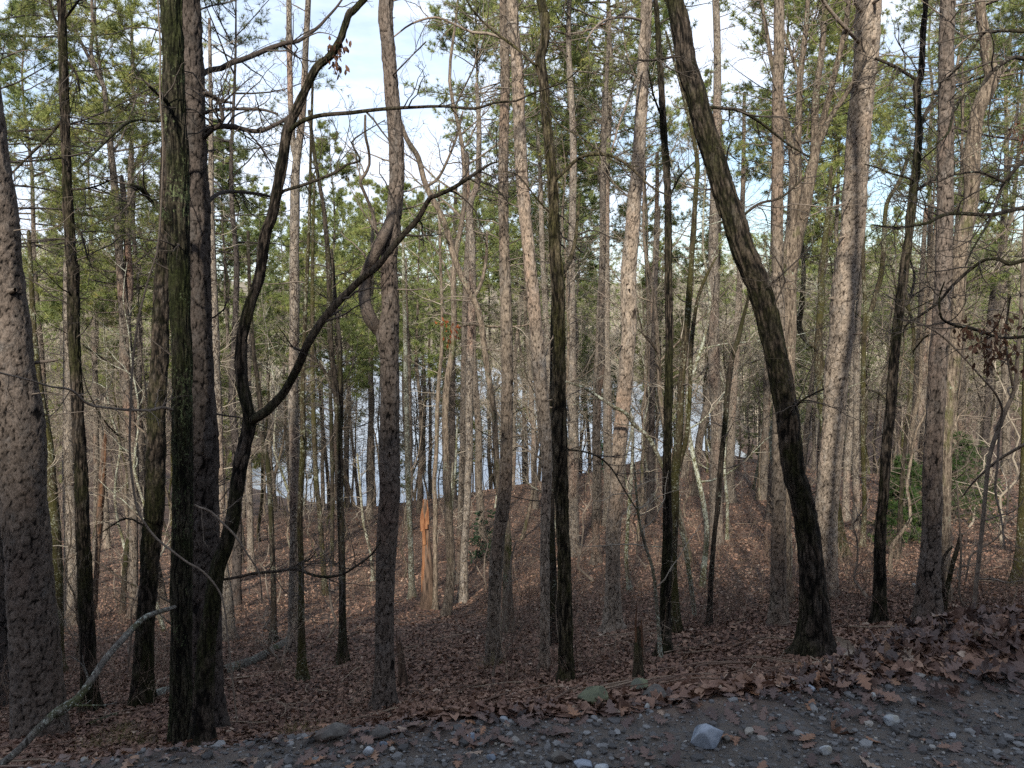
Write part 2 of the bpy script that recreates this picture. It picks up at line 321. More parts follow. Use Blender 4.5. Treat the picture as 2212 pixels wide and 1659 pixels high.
def tag(o, label=None, cat=None, group=None, kind=None):
    if label: o['label'] = label
    if cat: o['category'] = cat
    if group: o['group'] = group
    if kind: o['kind'] = kind
    return o
def thing(name, label, cat, loc, group=None):
    return tag(link(name, None, None, loc), label, cat, group)
def nrm(a): return a/np.maximum(np.linalg.norm(a, axis=-1, keepdims=True), 1e-9)
def tubes(mb, P, Rr, k, att=None, rough=0.0, cap=True):
    """P (m,n,3) polylines, Rr (m,n) radii, k sides"""
    m, n, _ = P.shape
    T = np.empty_like(P); T[:, 1:-1] = P[:, 2:]-P[:, :-2]; T[:, 0] = P[:, 1]-P[:, 0]; T[:, -1] = P[:, -1]-P[:, -2]; T = nrm(T)
    mean = nrm(P[:, -1]-P[:, 0]); ref = np.where((np.abs(mean[:, 2:3]) > .7), np.array([[1., 0, 0]]), np.array([[.0, 0, 1.]]))[:, None, :]
    A = nrm(np.cross(T, ref)); B = np.cross(T, A)
    th = np.arange(k)*2*math.pi/k; c = np.cos(th)[None, None, :, None]; s_ = np.sin(th)[None, None, :, None]
    rr = Rr[:, :, None, None]
    if rough: rr = rr*(1+rough*rng.standard_normal((m, n, k, 1)))
    V = P[:, :, None, :]+(A[:, :, None, :]*c+B[:, :, None, :]*s_)*rr
    i = np.arange(m)[:, None, None]*n*k; j = np.arange(n-1)[None, :, None]*k; q = np.arange(k)[None, None, :]; q2 = (q+1) % k
    a = i+j+q; b = i+j+q2; f = np.stack([a, b, b+k, a+k], -1).reshape(-1, 4)
    if att is not None: att = np.repeat(att, n*k)
    mb.add(V.reshape(-1, 3), f, att)
def grow(S, D, L, R0, n, wig, up=0.0, taper=.35):
    m = len(S); P = np.empty((m, n, 3)); P[:, 0] = S; d = nrm(D); st = (L/(n-1))[:, None]
    for i in range(1, n):
        P[:, i] = P[:, i-1]+d*st
        d = nrm(d+wig*rng.standard_normal((m, 3))+np.array([0, 0, up]))
    Rr = R0[:, None]*np.linspace(1, taper, n)[None]
    return P, Rr
def spawn(P, Rr, per, t0, t1, ang, lratio, rratio, L, flat=0.0):
    """children of every polyline"""
    m, n, _ = P.shape; idx = np.repeat(np.arange(m), per); t = rng.uniform(t0, t1, len(idx))*(n-1)
    i = np.minimum(t.astype(int), n-2); f = (t-i)[:, None]
    S = P[idx, i]*(1-f)+P[idx, i+1]*f; T = nrm(P[idx, i+1]-P[idx, i])
    r = Rr[idx, i]; rd = rng.standard_normal((len(idx), 3)); rd[:, 2] *= (1-flat); rd = nrm(rd-T*(rd*T).sum(1, keepdims=True))
    a = R(ang)*rng.uniform(.7, 1.3, len(idx))[:, None]
    D = T*np.cos(a)+rd*np.sin(a)
    Lc = L[idx]*lratio*(1-.55*(t/(n-1)))*rng.uniform(.6, 1.3, len(idx))
    return S, D, Lc, np.maximum(r*rratio, .0022)
# ------------------------------------------------------------------ ground sheet
def axis(lo, hi, fine, flo, fhi, g=1.045):
    a = list(np.arange(flo, fhi, fine)); s = fine; x = fhi
    while x < hi: a.append(x); s = min(s*g, 14); x += s
    a.append(hi); s = fine; x = flo; b = []
    while x > lo: s = min(s*g, 14); x -= s; b.append(x)
    return np.array(b[::-1]+a)
GX = axis(-900, 900, .075, -4.5, 4.5, 1.05); GY = axis(-90, 1500, .06, 1.6, 6.5, 1.032)
XX, YY = np.meshgrid(GX, GY); ZZ = zt(XX, YY)
nx, ny = len(GX), len(GY); ii = (np.arange(ny-1)[:, None]*nx+np.arange(nx-1)[None]).ravel()
mb = MB(); e = edge_y(XX); roadm = 1-smooth((YY-e+.12+.5*fbm(XX*2.2, YY*2.2, 3, 77))/.35)
roadm = roadm*smooth((YY+3.2)/.8)
bx = smooth((XX-1.1)/.8)*np.exp(-((YY-3.52-.06*np.clip(XX,0,4))/.26)**2); roadm = roadm*(1-.9*bx)
mb.add(np.stack([XX, YY, ZZ], -1).reshape(-1, 3), np.stack([ii, ii+1, ii+nx+1, ii+nx], -1), roadm)
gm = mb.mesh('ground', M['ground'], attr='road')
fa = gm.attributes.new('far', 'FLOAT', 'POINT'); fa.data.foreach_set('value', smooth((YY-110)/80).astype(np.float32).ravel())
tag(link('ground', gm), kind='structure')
mb = MB(); mb.add([(-900, 40, LAKE), (900, 40, LAKE), (900, 1400, LAKE), (-900, 1400, LAKE)], [(0, 1, 2, 3)])
tag(link('lake_water', mb.mesh('lake_water', M['water'])), kind='structure')
# ------------------------------------------------------------------ trees measured one by one
def parse(s): return np.array([[float(q) for q in p.split(',')] for p in s.split()])
def cr(A, step):
    """catmull-rom through rows of A (first 3 columns are the position)"""
    Q = np.vstack([2*A[0]-A[1], A, 2*A[-1]-A[-2]]); o = []
    for i in range(1, len(Q)-2):
        L = np.linalg.norm(Q[i+1, :3]-Q[i, :3]); n = max(2, int(L/step)+1)
        for t in np.arange(n)/n:
            o.append(.5*((2*Q[i])+(Q[i+1]-Q[i-1])*t+(2*Q[i-1]-5*Q[i]+4*Q[i+1]-Q[i+2])*t*t+(3*Q[i]-Q[i-1]-3*Q[i+1]+Q[i+2])*t**3))
    o.append(A[-1]); return np.array(o)
def to3(path, Y, y_end=None, ph=0., amp=0.):
    o = []; n = len(path)
    for i, (x, y, wd) in enumerate(path):
        yy = Y+(0 if y_end is None else (y_end-Y)*i/(n-1))+amp*math.sin(ph+i*1.3)*(i > 0)
        p = ray(x, y)*yy; o.append([*p, wd/2*(p@FWD)/F])
    return np.array(o)
def cells(th, s, nc, ch, sd):
    gx = th/(2*math.pi)*nc; gy = s/ch; gx = gx+1.0*fbm(gx*.7+sd, gy*.7+sd, 3, 41); gy = gy+1.1*fbm(gx*.6+sd, gy*.6+9, 3, 42)
    ix = np.floor(gx).astype(int); iy = np.floor(gy).astype(int); F1_ = np.full(gx.shape, 9.); F2_ = F1_.copy(); cr1 = np.zeros(gx.shape); dy = np.zeros(gx.shape)
    for a in (-1, 0, 1):
        for b in (-1, 0, 1):
            jx = ix+a; jy = iy+b; hx = jx % nc
            def hh(q): n = (hx*73856093 ^ (jy+int(sd))*19349663 ^ q*83492791) & 0x7fffffff; n = ((n ^ (n >> 13))*1274126177) & 0x7fffffff; return ((n ^ (n >> 16)) & 0xffff)/65535.
            ox = jx+hh(1); oy = jy+hh(2); d = np.sqrt(((gx-ox)*1.0)**2+((gy-oy)*.9)**2)
            m1 = d < F1_; F2_ = np.where(m1, F1_, np.minimum(F2_, d)); cr1 = np.where(m1, hh(3), cr1); dy = np.where(m1, gy-oy, dy); F1_ = np.minimum(F1_, d)
    return F2_-F1_, cr1, dy
def shaft(mb, A, k, ground=None, lump=.06, flare=.45, step=.1, att=None, bark=None):
    """one lumpy tapering trunk or limb"""
    A = cr(A, step); P = A[:, :3]; r = np.maximum(A[:, 3], .002); n = len(P)
    if k >= 10 and n > 6:
        sl = np.cumsum(np.linalg.norm(np.diff(P, axis=0, prepend=P[:1]), axis=1)); q = rng.uniform(0, 99)
        P = P.copy(); P[:, 0 if ground is not None else 2] += r*(.55 if ground is not None else 1.1)*fbm(sl*1.1+q, sl*0+q, 3, 12); r = r*(1+.16*fbm(sl*1.6+q, sl*0+2+q, 3, 13))
    T = np.gradient(P, axis=0); T = nrm(T); mean = nrm(P[-1]-P[0])
    ref = np.array([1., 0, 0]) if abs(mean[2]) > .6 else np.array([0, 0, 1.])
    a = nrm(np.cross(T, ref)); b = np.cross(T, a)
    th = np.arange(k)*2*math.pi/k; s = np.cumsum(np.linalg.norm(np.diff(P, axis=0, prepend=P[:1]), axis=1))
    sd = rng.uniform(0, 100)
    nz_ = fbm(np.cos(th)[None]*1.3+sd+s[:, None]*.0, np.sin(th)[None]*1.3+s[:, None]*1.6/max(r[0]*6, .25)+sd, 3, 3)
    fine = fbm(th[None]/.35*1.0+sd, s[:, None]*9+sd, 2, 6) if k >= 14 else 0
    rr = r[:, None]*(1+lump*2.2*nz_+.09*fine)
    if ground is not None:
        h = np.clip(P[:, 2]-ground, 0, 9)
        fl = np.exp(-h/(r[0]*1.7+.07))
        rr = rr*(1+flare*fl[:, None]*(1+.5*np.cos(th[None]*4+sd)*np.exp(-h/.15)[:, None]))
    if bark:
        S_, TH = np.meshgrid(s, th, indexing='ij'); r0 = float(np.median(r))
        if bark[0] == 'plate':
            nc = max(6, int(round(2*math.pi*r0/bark[1]))); e_, c_, dy = cells(TH, S_, nc, bark[1]*2.0, int(sd))
            wd = .10+.26*np.clip(fbm(TH*3+sd, S_*4, 3, 44)+.15, 0, 1); m_ = smooth(e_/wd)
            dsp = bark[2]*(m_*(.75+.4*c_)-np.clip(dy, -.6, .6)*.35*m_)+bark[2]*.7*fbm(TH*r0/.02, S_/.03, 3, 45)
            att = m_*(.38+.6*c_)-np.clip(dy, -.5, .5)*.25
        else:
            q = TH*r0/bark[1]; wv = fbm(q*.5+sd, S_/.25, 3, 46); n_ = 1-np.abs(fbm(q+wv*.9+sd, S_/.17+sd, 3, 47))*4.2; n2_ = fbm(q*1.8, S_/.06, 3, 48)
            m_ = smooth((1-n_)*.9+n2_*.5); dsp = bark[2]*(m_*1.5+n2_*.8); att = m_*.8+n2_*.5+.1
        rr = rr+dsp; att = np.clip(att, 0, 1).ravel()
    V = P[:, None]+a[:, None]*(np.cos(th)[None, :, None]*rr[..., None])+b[:, None]*(np.sin(th)[None, :, None]*rr[..., None])
    j = np.arange(n-1)[:, None]*k; q = np.arange(k)[None]; q2 = (q+1) % k
    mb.add(V.reshape(-1, 3), np.stack([j+q, j+q2, j+q2+k, j+q+k], -1).reshape(-1, 4), att)
    tip = P[-1]+T[-1]*r[-1]*.8; mb.add(np.vstack([V[-1], tip[None]]), np.stack([np.arange(k), (np.arange(k)+1) % k, np.full(k, k)], -1))
    return P, r
def resamp(P, r, n):
    i = np.linspace(0, len(P)-1, n); k = np.minimum(i.astype(int), len(P)-2); f = (i-k)
    return P[k]*(1-f[:, None])+P[k+1]*f[:, None], r[k]*(1-f)+r[k+1]*f
def spray(mb, lines, per=7, L=.9, lev=3, wig=.22, up=.02, t0=.25, t1=1., att=None, rmax=.012, ang=55):
    """fine twigs on a list of (P, r)"""
    Pn = []; Rn = []
    for P, r in lines:
        a, b = resamp(P, r, 16); Pn.append(a); Rn.append(b)
    P = np.array(Pn); Rr = np.array(Rn); Ls = np.full(len(P), L)
    for lv in range(lev):
        S, D, Lc, rc = spawn(P, Rr, per if lv == 0 else (4 if lv == 1 else 3), t0 if lv == 0 else .15, t1, ang, 1.0 if lv == 0 else .55, .5, Ls)
        rc = np.minimum(rc, rmax/(1.6**lv))
        P, Rr = grow(S, D, Lc, rc, 8 if lv == 0 else 5, wig, up, .3); Ls = Lc
        tubes(mb, P, Rr, 4 if lv == 0 else 3)
BASE = []      # (label landmark, x at base) used to describe the trees behind
def tree(kind, label, mat, Y, trunk, limbs=(), tw=None, group=None, twm='twig', k=20, ext=True, flare=.7, lump=.06, amp=.0, tips=None, cat='tree', limbname='limb', trunkname='trunk', bark=None):
    path = parse(trunk)
    if Y is None:
        p = hit(path[0][0], path[0][1]); Y = p[1]
    A = to3(path, Y, amp=amp, ph=rng.uniform(0, 6))
    g = float(zt(A[0, 0], A[0, 1]))
    rows = [np.array([A[0, 0], A[0, 1], g-.35, A[0, 3]*1.02])]
    if A[0, 2]-g > .5: rows.append(np.array([A[0, 0], A[0, 1], g+.1, A[0, 3]*1.02]))
    if A[0, 2] < g-.2: A = A[A[:, 2] > g-.2]
    A = np.vstack(rows+[A])
    if ext and path[-1][1] <= 12:
        d = nrm(A[-1, :3]-A[-2, :3]); r = A[-1, 3]; d = nrm(d+np.array([0, 0, .25]))
        for q in range(1, 6): A = np.vstack([A, [*(A[-1, :3]+d*1.2+rng.normal(0, .05, 3)), r*(1-.14*q)]])
    base = np.array([A[0, 0], A[0, 1], g])
    e = thing(kind, label, cat, base, group or {'pine_tree': 'pines with clean trunks in front', 'hardwood_tree': 'bare hardwoods in front', 'sapling': 'bare saplings in front'}.get(kind))
    kb = {'plate': {'pineshade': 'plateshade', 'pinedark': 'platedark', 'pinelit': 'platelit', 'pine': 'platemid'}, 'ridge': {'oak': 'ridgedark', 'green': 'ridgegreen', 'moss': 'ridgemoss'}}
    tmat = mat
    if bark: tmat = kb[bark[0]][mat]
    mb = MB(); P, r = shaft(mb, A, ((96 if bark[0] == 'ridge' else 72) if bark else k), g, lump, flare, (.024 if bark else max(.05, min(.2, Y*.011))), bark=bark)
    if kind == 'pine_tree':      # short broken limb stubs
        ns = 16; i_ = rng.integers(len(P)//5, len(P)-1, ns); az = rng.uniform(0, 6.28, ns); D = np.stack([np.cos(az), np.sin(az), rng.normal(.1, .2, ns)], 1)
        Pq, Rq = grow(P[i_]+D*r[i_][:, None]*.8, D, r[i_]*rng.uniform(.5, 1.6, ns), r[i_]*rng.uniform(.09, .2, ns), 4, .1, 0, .5); tubes(mb, Pq, Rq, 6)
    link(trunkname, mb.mesh(trunkname, M[tmat], origin=base), e)
    lines = []
    for lb in limbs:
        lb, ye = (lb if isinstance(lb, tuple) else (lb, Y+rng.uniform(-.25, .25)*min(2, Y*.1)))
        B = to3(parse(lb), Y, ye, amp=.02*Y**.5, ph=rng.uniform(0, 6))
        mb = MB(); lp = shaft(mb, B, 10, None, .05, 0, max(.04, min(.15, Y*.01)))
        link(limbname, mb.mesh(limbname, M[tmat], origin=base), e); lines.append(lp)
    if tw:
        mb = MB(); tl = list(lines)
        if tw.get('trunk'):
            lo, hi = tw['trunk']; n = len(P); tl2 = [(P[int(n*lo):int(n*hi)+2], r[int(n*lo):int(n*hi)+2])]
            spray(mb, tl2, tw.get('tper', 14), tw.get('TL', 1.0), tw.get('lev', 3), up=tw.get('up', .03), t0=0, ang=70, rmax=tw.get('rmax', .010))
        if tl: spray(mb, tl, tw.get('per', 8), tw.get('L', .9), tw.get('lev', 3), up=tw.get('up', .03), rmax=tw.get('rmax', .010))
        tag(link('twig_spray', mb.mesh('twig_spray', M[twm], origin=base), e), kind='stuff')
    BASE.append((path[0][0], Y)); return e, P, r, lines
dead = dict(trunk=(.25, .95), tper=38, TL=1.2, lev=3, up=-.01, rmax=.008)
bare = dict(trunk=(.45, 1.), tper=16, TL=1.2, per=8, L=1.0, lev=3)
few = dict(trunk=(.35, .95), tper=12, TL=.9, lev=3, per=6, L=.8)

# left edge
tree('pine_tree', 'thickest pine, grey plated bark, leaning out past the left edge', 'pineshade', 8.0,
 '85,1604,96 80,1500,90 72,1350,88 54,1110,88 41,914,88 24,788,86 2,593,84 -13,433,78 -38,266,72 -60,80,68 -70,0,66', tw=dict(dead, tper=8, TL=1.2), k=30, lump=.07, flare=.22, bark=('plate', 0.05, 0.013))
tree('pine_tree', 'dark shaded pine behind the thickest pine at the left edge', 'pinedark', 10.5,
 '12,1510,56 2,1400,54 -14,1200,52 -25,1000,50 -40,700,46 -60,300,40 -70,0,36', tw=dict(dead, trunk=(.1, .7), tper=10))
tree('hardwood_tree', 'straight dark mossy trunk right of the thickest pine', 'oak', 9.6,
 '195,1541,34 193,1502,30 188,1366,30 181,1195,27 179,1115,27 177,1026,25 172,958,25 164,822,22 159,719,22 157,583,22 154,566,20 147,444,18 144,341,17 140,239,18 137,137,17 133,0,15',
 ['150,480,7 175,505,5 190,560,3', '143,130,6 165,160,5 172,195,4', '140,250,6 110,290,5 60,340,5 20,380,4 0,400,3', '128,60,6 115,30,5 100,-20,4', '140,40,6 160,15,5 185,-20,4', '147,410,6 200,405,4 260,380,3'],
 dict(bare, trunk=(.3, 1.), tper=12, per=10, L=1.2), twm='twigdark', bark=('ridge', 0.02, 0.006))
tree('pine_tree', 'grey pine whose trunk forks into two narrow upper stems', 'pine', None,
 '290,1335,20 290,1263,18 289,1127,18 290,992,19 274,856,22 270,788,24 271,719,24 262,600,17 257,540,17 254,478,17 249,410,15 239,324,13 232,256,12 225,188,10 212,160,9 196,113,8 201,68,7 198,0,6',
 ['271,719,18 279,620,17 276,540,14 268,440,12 262,380,9', '225,190,7 190,120,7 165,70,6 130,0,5', '240,330,5 262,300,4 285,240,4 300,190,3'], dict(dead, per=8, trunk=(.4, 1.), L=1.0))
tree('hardwood_tree', 'rough dark trunk with mossy foot behind the paired trunks', 'oak', 9.6,
 '309,1536,40 309,1502,36 314,1366,36 321,1263,36 329,1127,37 331,1115,37 338,958,36 340,856,34 345,753,32 352,617,30 354,549,24 355,512,19 355,375,17 360,200,15 365,0,13',
 ['318,1140,6 300,1130,4 270,1120,4 220,1150,3'], few, twm='twigdark', bark=('ridge', 0.026, 0.008))
e, P_, r_, l_ = tree('hardwood_tree', 'green lichen covered trunk pressed against the shaggy dark pine', 'green', 7.0,
 '388,1640,50 390,1540,46 390,1434,42 392,1300,41 394,1127,40 393,1000,40 392,900,39 391,700,39 388,549,42 382,400,43 377,250,42 374,100,42 372,0,41',
 [('379,491,17 360,470,15 341,444,13 322,425,11 304,406,10 290,403,9 280,398,6', 6.7),
  ('372,262,8 328,261,8 300,258,7 273,266,8 255,280,7 239,294,7 222,310,7 205,328,6 188,345,5 171,362,4', 6.2),
  ('362,222,9 350,210,8 337,200,7 321,186,6', 6.5)], dict(trunk=(.3, .9), tper=10, TL=.7, per=7, L=.7, lev=2), twm='twigdark', k=28, flare=.2, bark=('ridge', 0.02, 0.007))
tree('pine_tree', 'shaggy dark pine with loose bark plates beside the lichen covered trunk', 'pinedark', 7.6,
 '452,1625,66 448,1500,62 444,1300,60 441,1127,56 438,958,52 434,788,46 430,583,41 425,410,42 417,170,42 411,0,40',
 [('415,253,9 444,244,8 470,238,7 495,236,7 530,236,6 566,237,6 600,246,4', 7.2),
  ('410,299,11 436,285,11 461,276,11 485,272,11 512,276,11 540,283,10 566,283,10 590,272,9 622,255,8 640,240,6', 8.2),
  ('425,170,12 450,152,12 478,147,12 500,135,12 519,130,12 549,119,11 575,108,11 600,99,10 622,92,9 644,89,8 685,61,7 705,40,6 726,17,5 745,-10,4', 8.6),
  ('433,330,9 442,300,8 457,283,9 474,270,8 481,256,8 478,235,8 468,212,8 440,201,8', 7.2),
  ('447,440,9 470,420,9 500,415,8 560,420,7 600,430,5', 9.0)],
 dict(trunk=(.25, .9), tper=18, TL=.8, per=9, L=.9, lev=3), twm='twigdark', k=28, lump=.10, flare=.25, bark=('plate', 0.06, 0.015))
e, P_, r_, l_ = tree('hardwood_tree', 'slender dark tree forking into a curved left stem and long slanting right limb', 'oak', 6.5,
 '435,1620,40 440,1500,38 447,1400,35 461,1297,32 471,1229,31 488,1178,30 505,1110,30 508,1078,29 519,1009,30 530,960,29 541,915,28 536,880,24 527,839,24 522,788,22 523,750,22 526,719,22 543,651,22 560,600,21 572,512,21 586,471,20 598,420,20 607,375,20 615,328,20 622,283,20 631,259,18 648,222,17 665,184,16 685,147,16 704,130,15 719,116,15 736,82,14 747,50,13 757,27,13 784,0,11',
 [('541,912,18 558,902,22 576,890,21 598,868,20 617,845,19 647,787,18 665,743,18 702,685,17 746,637,16 781,603,15 815,576,14 846,536,13 876,502,12 904,471,12 927,430,10 941,423,9 979,406,9 1026,375,7 1061,353,5 1074,351,3', 6.0),
  ('622,288,9 636,274,10 651,263,10 675,254,9 699,249,9 730,246,9 760,244,9 800,239,8 842,235,8 890,232,7 958,230,6 1026,235,6 1060,224,5 1085,220,5 1115,218,4 1148,203,4 1186,189,4 1217,177,3 1240,160,3 1268,133,2', 5.7),
  ('598,422,8 610,413,7 651,401,7 692,386,6 726,372,6 750,355,5 777,348,5 770,328,4 760,307,4 784,287,3 832,259,2', 7.0),
  ('478,1252,5 519,1245,6 549,1238,6 600,1234,6 639,1229,6 678,1243,6 709,1246,6 740,1240,5 770,1222,5 801,1199,4 822,1171,3', 6.0),
  ('625,1231,4 650,1215,4 668,1209,3 682,1192,2', 6.1),
  ('1026,375,3 1045,395,3 1070,405,3 1100,440,2', 6.0)],
 dict(trunk=(.55, 1.), tper=16, TL=1.0, per=12, L=.75, lev=3), twm='twigdark', k=22, bark=('ridge', 0.02, 0.005))
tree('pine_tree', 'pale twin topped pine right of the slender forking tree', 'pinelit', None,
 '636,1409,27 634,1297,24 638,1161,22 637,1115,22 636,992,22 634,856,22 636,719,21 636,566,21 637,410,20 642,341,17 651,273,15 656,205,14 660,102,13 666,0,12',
 ['640,345,14 633,307,13 629,250,12 627,205,12 625,100,12 624,0,11 624,-80,10'], dead)
tree('hardwood_tree', 'thin mossy trunk standing just right of the pale twin topped pine', 'moss', None,
 '653,1470,20 651,1332,14 651,1229,12 648,1110,12 654,958,12 654,856,10 658,719,9 663,583,8 668,480,7 672,300,6 676,150,5', [], few)
tree('hardwood_tree', 'thin black trunk left of the pale twin topped pine', 'oak', None,
 '591,1387,14 590,1263,12 588,1161,11 580,1010,11 569,958,11 560,850,10 548,760,9 540,640,8 536,500,7', [], few, twm='twigdark')
tree('hardwood_tree', 'dark slim trunk with flared black foot left of the looped pine', 'oak', None,
 '741,1432,22 740,1332,15 738,1195,15 735,1060,14 733,958,13 726,856,13 719,788,12 712,702,12 711,617,11 708,549,11 699,450,9 689,392,8 678,324,8 668,239,7',
 ['734,965,9 737,900,10 736,856,10 735,753,9 730,702,9 722,620,8 716,540,6', '722,850,7 700,800,7 680,775,7 664,765,5'], few, twm='twigdark')
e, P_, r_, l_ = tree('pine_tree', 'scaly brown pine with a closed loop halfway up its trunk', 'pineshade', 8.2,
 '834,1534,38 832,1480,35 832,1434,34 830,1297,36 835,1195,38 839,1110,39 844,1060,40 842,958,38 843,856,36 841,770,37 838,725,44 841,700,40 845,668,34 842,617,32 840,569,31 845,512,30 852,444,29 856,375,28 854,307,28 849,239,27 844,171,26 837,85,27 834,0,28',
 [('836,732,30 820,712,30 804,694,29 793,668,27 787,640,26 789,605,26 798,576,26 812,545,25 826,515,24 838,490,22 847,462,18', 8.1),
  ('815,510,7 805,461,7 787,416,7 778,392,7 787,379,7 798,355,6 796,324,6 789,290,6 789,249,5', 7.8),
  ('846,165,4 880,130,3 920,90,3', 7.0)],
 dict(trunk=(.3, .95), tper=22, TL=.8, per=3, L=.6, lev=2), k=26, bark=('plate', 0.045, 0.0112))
# centre
tree('hardwood_tree', 'slim grey stem, white blotched with lichen, left of the splintered orange snag', 'pale', None,
 '890,1292,13 886,1161,11 880,992,11 878,890,10 876,736,9 873,650,8 870,500,6', [], few, twm='twigpale')
tree('hardwood_tree', 'mossy pale stem rising directly behind the splintered orange snag', 'tan', None,
 '941,1318,11 940,1200,10 941,1095,10 938,1044,9 943,975,9 946,856,9 953,770,8 955,685,7 951,549,6 948,400,5', [], few, twm='twigpale')
tree('pine_tree', 'bright tan pine with clean lower trunk right of the orange snag', 'pinelit', None,
 '999,1300,19 1003,1195,16 1008,1110,15 1010,1060,16 1013,958,16 1014,856,16 1017,719,16 1021,549,15 1016,444,14 1033,392,13 1035,300,11 1030,180,8', [], dict(dead, trunk=(.4, .9)))
tree('pine_tree', 'dull brown pine close behind the bright tan pine', 'pine', None,
 '991,1262,11 994,1110,13 1000,958,14 1003,780,15 1008,600,14 1012,480,12 1008,330,9', [], dead)
tree('hardwood_tree', 'dark based tree whose pale upper stem slants far left', 'tan', None,
 '1098,1362,24 1096,1263,20 1094,1127,17 1078,1060,14 1071,958,13 1067,890,13 1057,822,13 1047,753,13 1037,685,14 1023,644,15 999,600,14 979,549,14 958,478,13 921,403,12 904,341,12 883,307,11 866,266,10 850,200,8',
 ['1023,644,9 1040,610,8 1050,560,7 1052,500,5', '921,403,7 950,380,6 985,300,5 1000,240,4'], few)
tree('pine_tree', 'rugged grey pine with a mossy foot at centre of the slope', 'pine', 9.8,
 '1067,1473,28 1064,1400,24 1067,1297,24 1074,1195,25 1082,1127,25 1091,1060,25 1095,958,23 1096,856,22 1095,753,22 1091,583,21 1088,512,19 1086,410,19 1088,307,18 1091,205,17 1091,102,17 1091,0,18',
 [], dead, bark=('plate', 0.045, 0.0112))
tree('pine_tree', 'pinkish pine leaning left behind the wavy dark hardwood', 'pinelit', None,
 '1176,1445,17 1177,1195,17 1179,1095,18 1181,992,21 1176,924,25 1170,856,27 1164,788,27 1155,685,26 1145,583,25 1140,512,24 1130,410,24 1123,307,23 1119,205,23 1116,137,22 1109,68,22 1106,0,22',
 ['1109,110,6 1097,89,6 1081,82,6 1054,73,6 1020,70,6 986,55,5 941,38,5 890,51,4 850,80,3'], dict(dead, per=9, L=1.1), bark=('plate', 0.045, 0.0088))
tree('hardwood_tree', 'black mossy trunk immediately left of the wavy dark hardwood', 'oak', None,
 '1198,1392,26 1194,1263,20 1190,1127,18 1190,1000,16 1193,850,15 1196,700,13 1199,560,11 1203,420,9', [], few, twm='twigdark')
e, P_, r_, l_ = tree('hardwood_tree', 'wavy dark hardwood, lichen flecked, its foot at the gravel edge', 'moss', 7.4,
 '1218,1544,30 1221,1490,28 1223,1434,28 1221,1360,28 1220,1297,29 1218,1195,27 1215,1110,25 1212,1060,28 1209,958,31 1208,856,28 1208,753,25 1206,668,25 1203,590,26 1199,549,23 1196,512,22 1196,444,21 1193,375,20 1186,307,20 1179,239,20 1174,171,19 1168,130,21 1174,100,19 1178,70,19 1176,30,19 1169,0,17',
 [('1206,600,12 1223,579,11 1234,555,10 1244,512,8 1247,478,7 1252,420,6', 8.3),
  ('1198,392,8 1210,378,8 1227,362,8 1251,341,7 1282,333,7 1316,336,7 1343,348,6 1370,369,6 1394,393,5 1421,413,4 1450,425,2', 7.2),
  ('1168,140,8 1153,137,7 1131,116,6 1097,89,6 1060,62,5 1020,20,4 1000,-20,3', 7.4),
  ('1196,470,4 1160,430,4 1120,380,3 1090,370,2', 7.0),
  ('1178,200,5 1200,260,4 1260,300,4 1330,350,3 1380,360,2', 6.8),
  ('1217,970,4 1260,975,4 1290,985,4 1320,1010,4 1350,1060,3 1375,1100,3', 7.4)],
 dict(trunk=(.5, 1.), tper=16, TL=1.0, per=9, L=.8, lev=3), twm='twigdark', k=24, bark=('ridge', 0.02, 0.006))
tree('pine_tree', 'narrow purplish pine between the wavy dark hardwood and the pinkish straight pine', 'pine', None,
 '1288,1218,19 1287,1161,15 1288,1095,17 1288,958,18 1290,856,17 1299,788,16 1299,685,14 1302,549,14 1302,444,13 1304,307,11 1309,205,9 1316,68,7 1318,20,5', [], dict(dead, tper=30, TL=1.4))
tree('pine_tree', 'tall pinkish straight pine with red scuffed bark, right of centre', 'pinelit', None,
 '1326,1364,35 1324,1332,30 1324,1229,29 1326,1127,29 1333,1060,28 1336,992,28 1341,924,28 1346,856,29 1352,788,29 1357,719,30 1358,651,31 1360,583,31 1367,512,28 1370,444,26 1377,375,25 1382,290,24 1386,205,23 1389,137,21 1394,68,22 1397,0,22',
 [('1390,150,6 1372,180,5 1360,210,5 1340,260,4 1320,330,3', 9.5), ('1386,45,6 1360,38,6 1320,40,6 1290,55,5 1265,90,4', 9.)], dict(dead, tper=22, TL=1.0), bark=('plate', 0.045, 0.0100))
tree('hardwood_tree', 'dark straight stem nearest us of the close mossy trio', 'oak', 8.9,
 '1433,1450,29 1435,1366,23 1439,1263,22 1442,1161,20 1440,1060,17 1442,958,17 1444,856,17 1445,753,16 1445,651,15 1444,549,15 1444,512,14 1442,410,14 1438,341,14 1433,273,13 1430,205,12 1425,137,11 1420,51,9 1416,0,8',
 [('1444,430,4 1470,380,4 1500,350,3', 9.), ('1432,260,5 1410,200,4 1400,150,3', 8.5)], dict(few, trunk=(.5, 1.)), twm='twigdark', bark=('ridge', 0.02, 0.005))
tree('hardwood_tree', 'olive mossy trunk dividing in two, right behind the dark straight stem', 'moss', None,
 '1461,1368,20 1454,1229,17 1457,1110,18 1459,1026,20 1468,924,17 1471,856,15 1476,788,14 1483,702,14 1488,634,13 1493,566,11 1503,410,10 1505,341,9 1476,205,7 1438,68,5',
 ['1461,1030,12 1472,985,11 1483,941,10 1490,856,9 1493,753,9 1503,668,8 1517,617,7 1541,566,5 1552,549,4'], few)
tree('hardwood_tree', 'thin crooked black stem between the mossy pair and the big leaning trunk', 'oak', 10.4,
 '1524,1425,14 1532,1332,11 1537,1229,11 1544,1144,10 1551,1093,11 1555,1026,12 1565,924,11 1573,839,12 1582,770,12 1594,736,11 1606,685,8 1617,640,6 1625,560,4', [], dict(trunk=(.3, 1.), tper=14, TL=.9, lev=3), twm='twig')
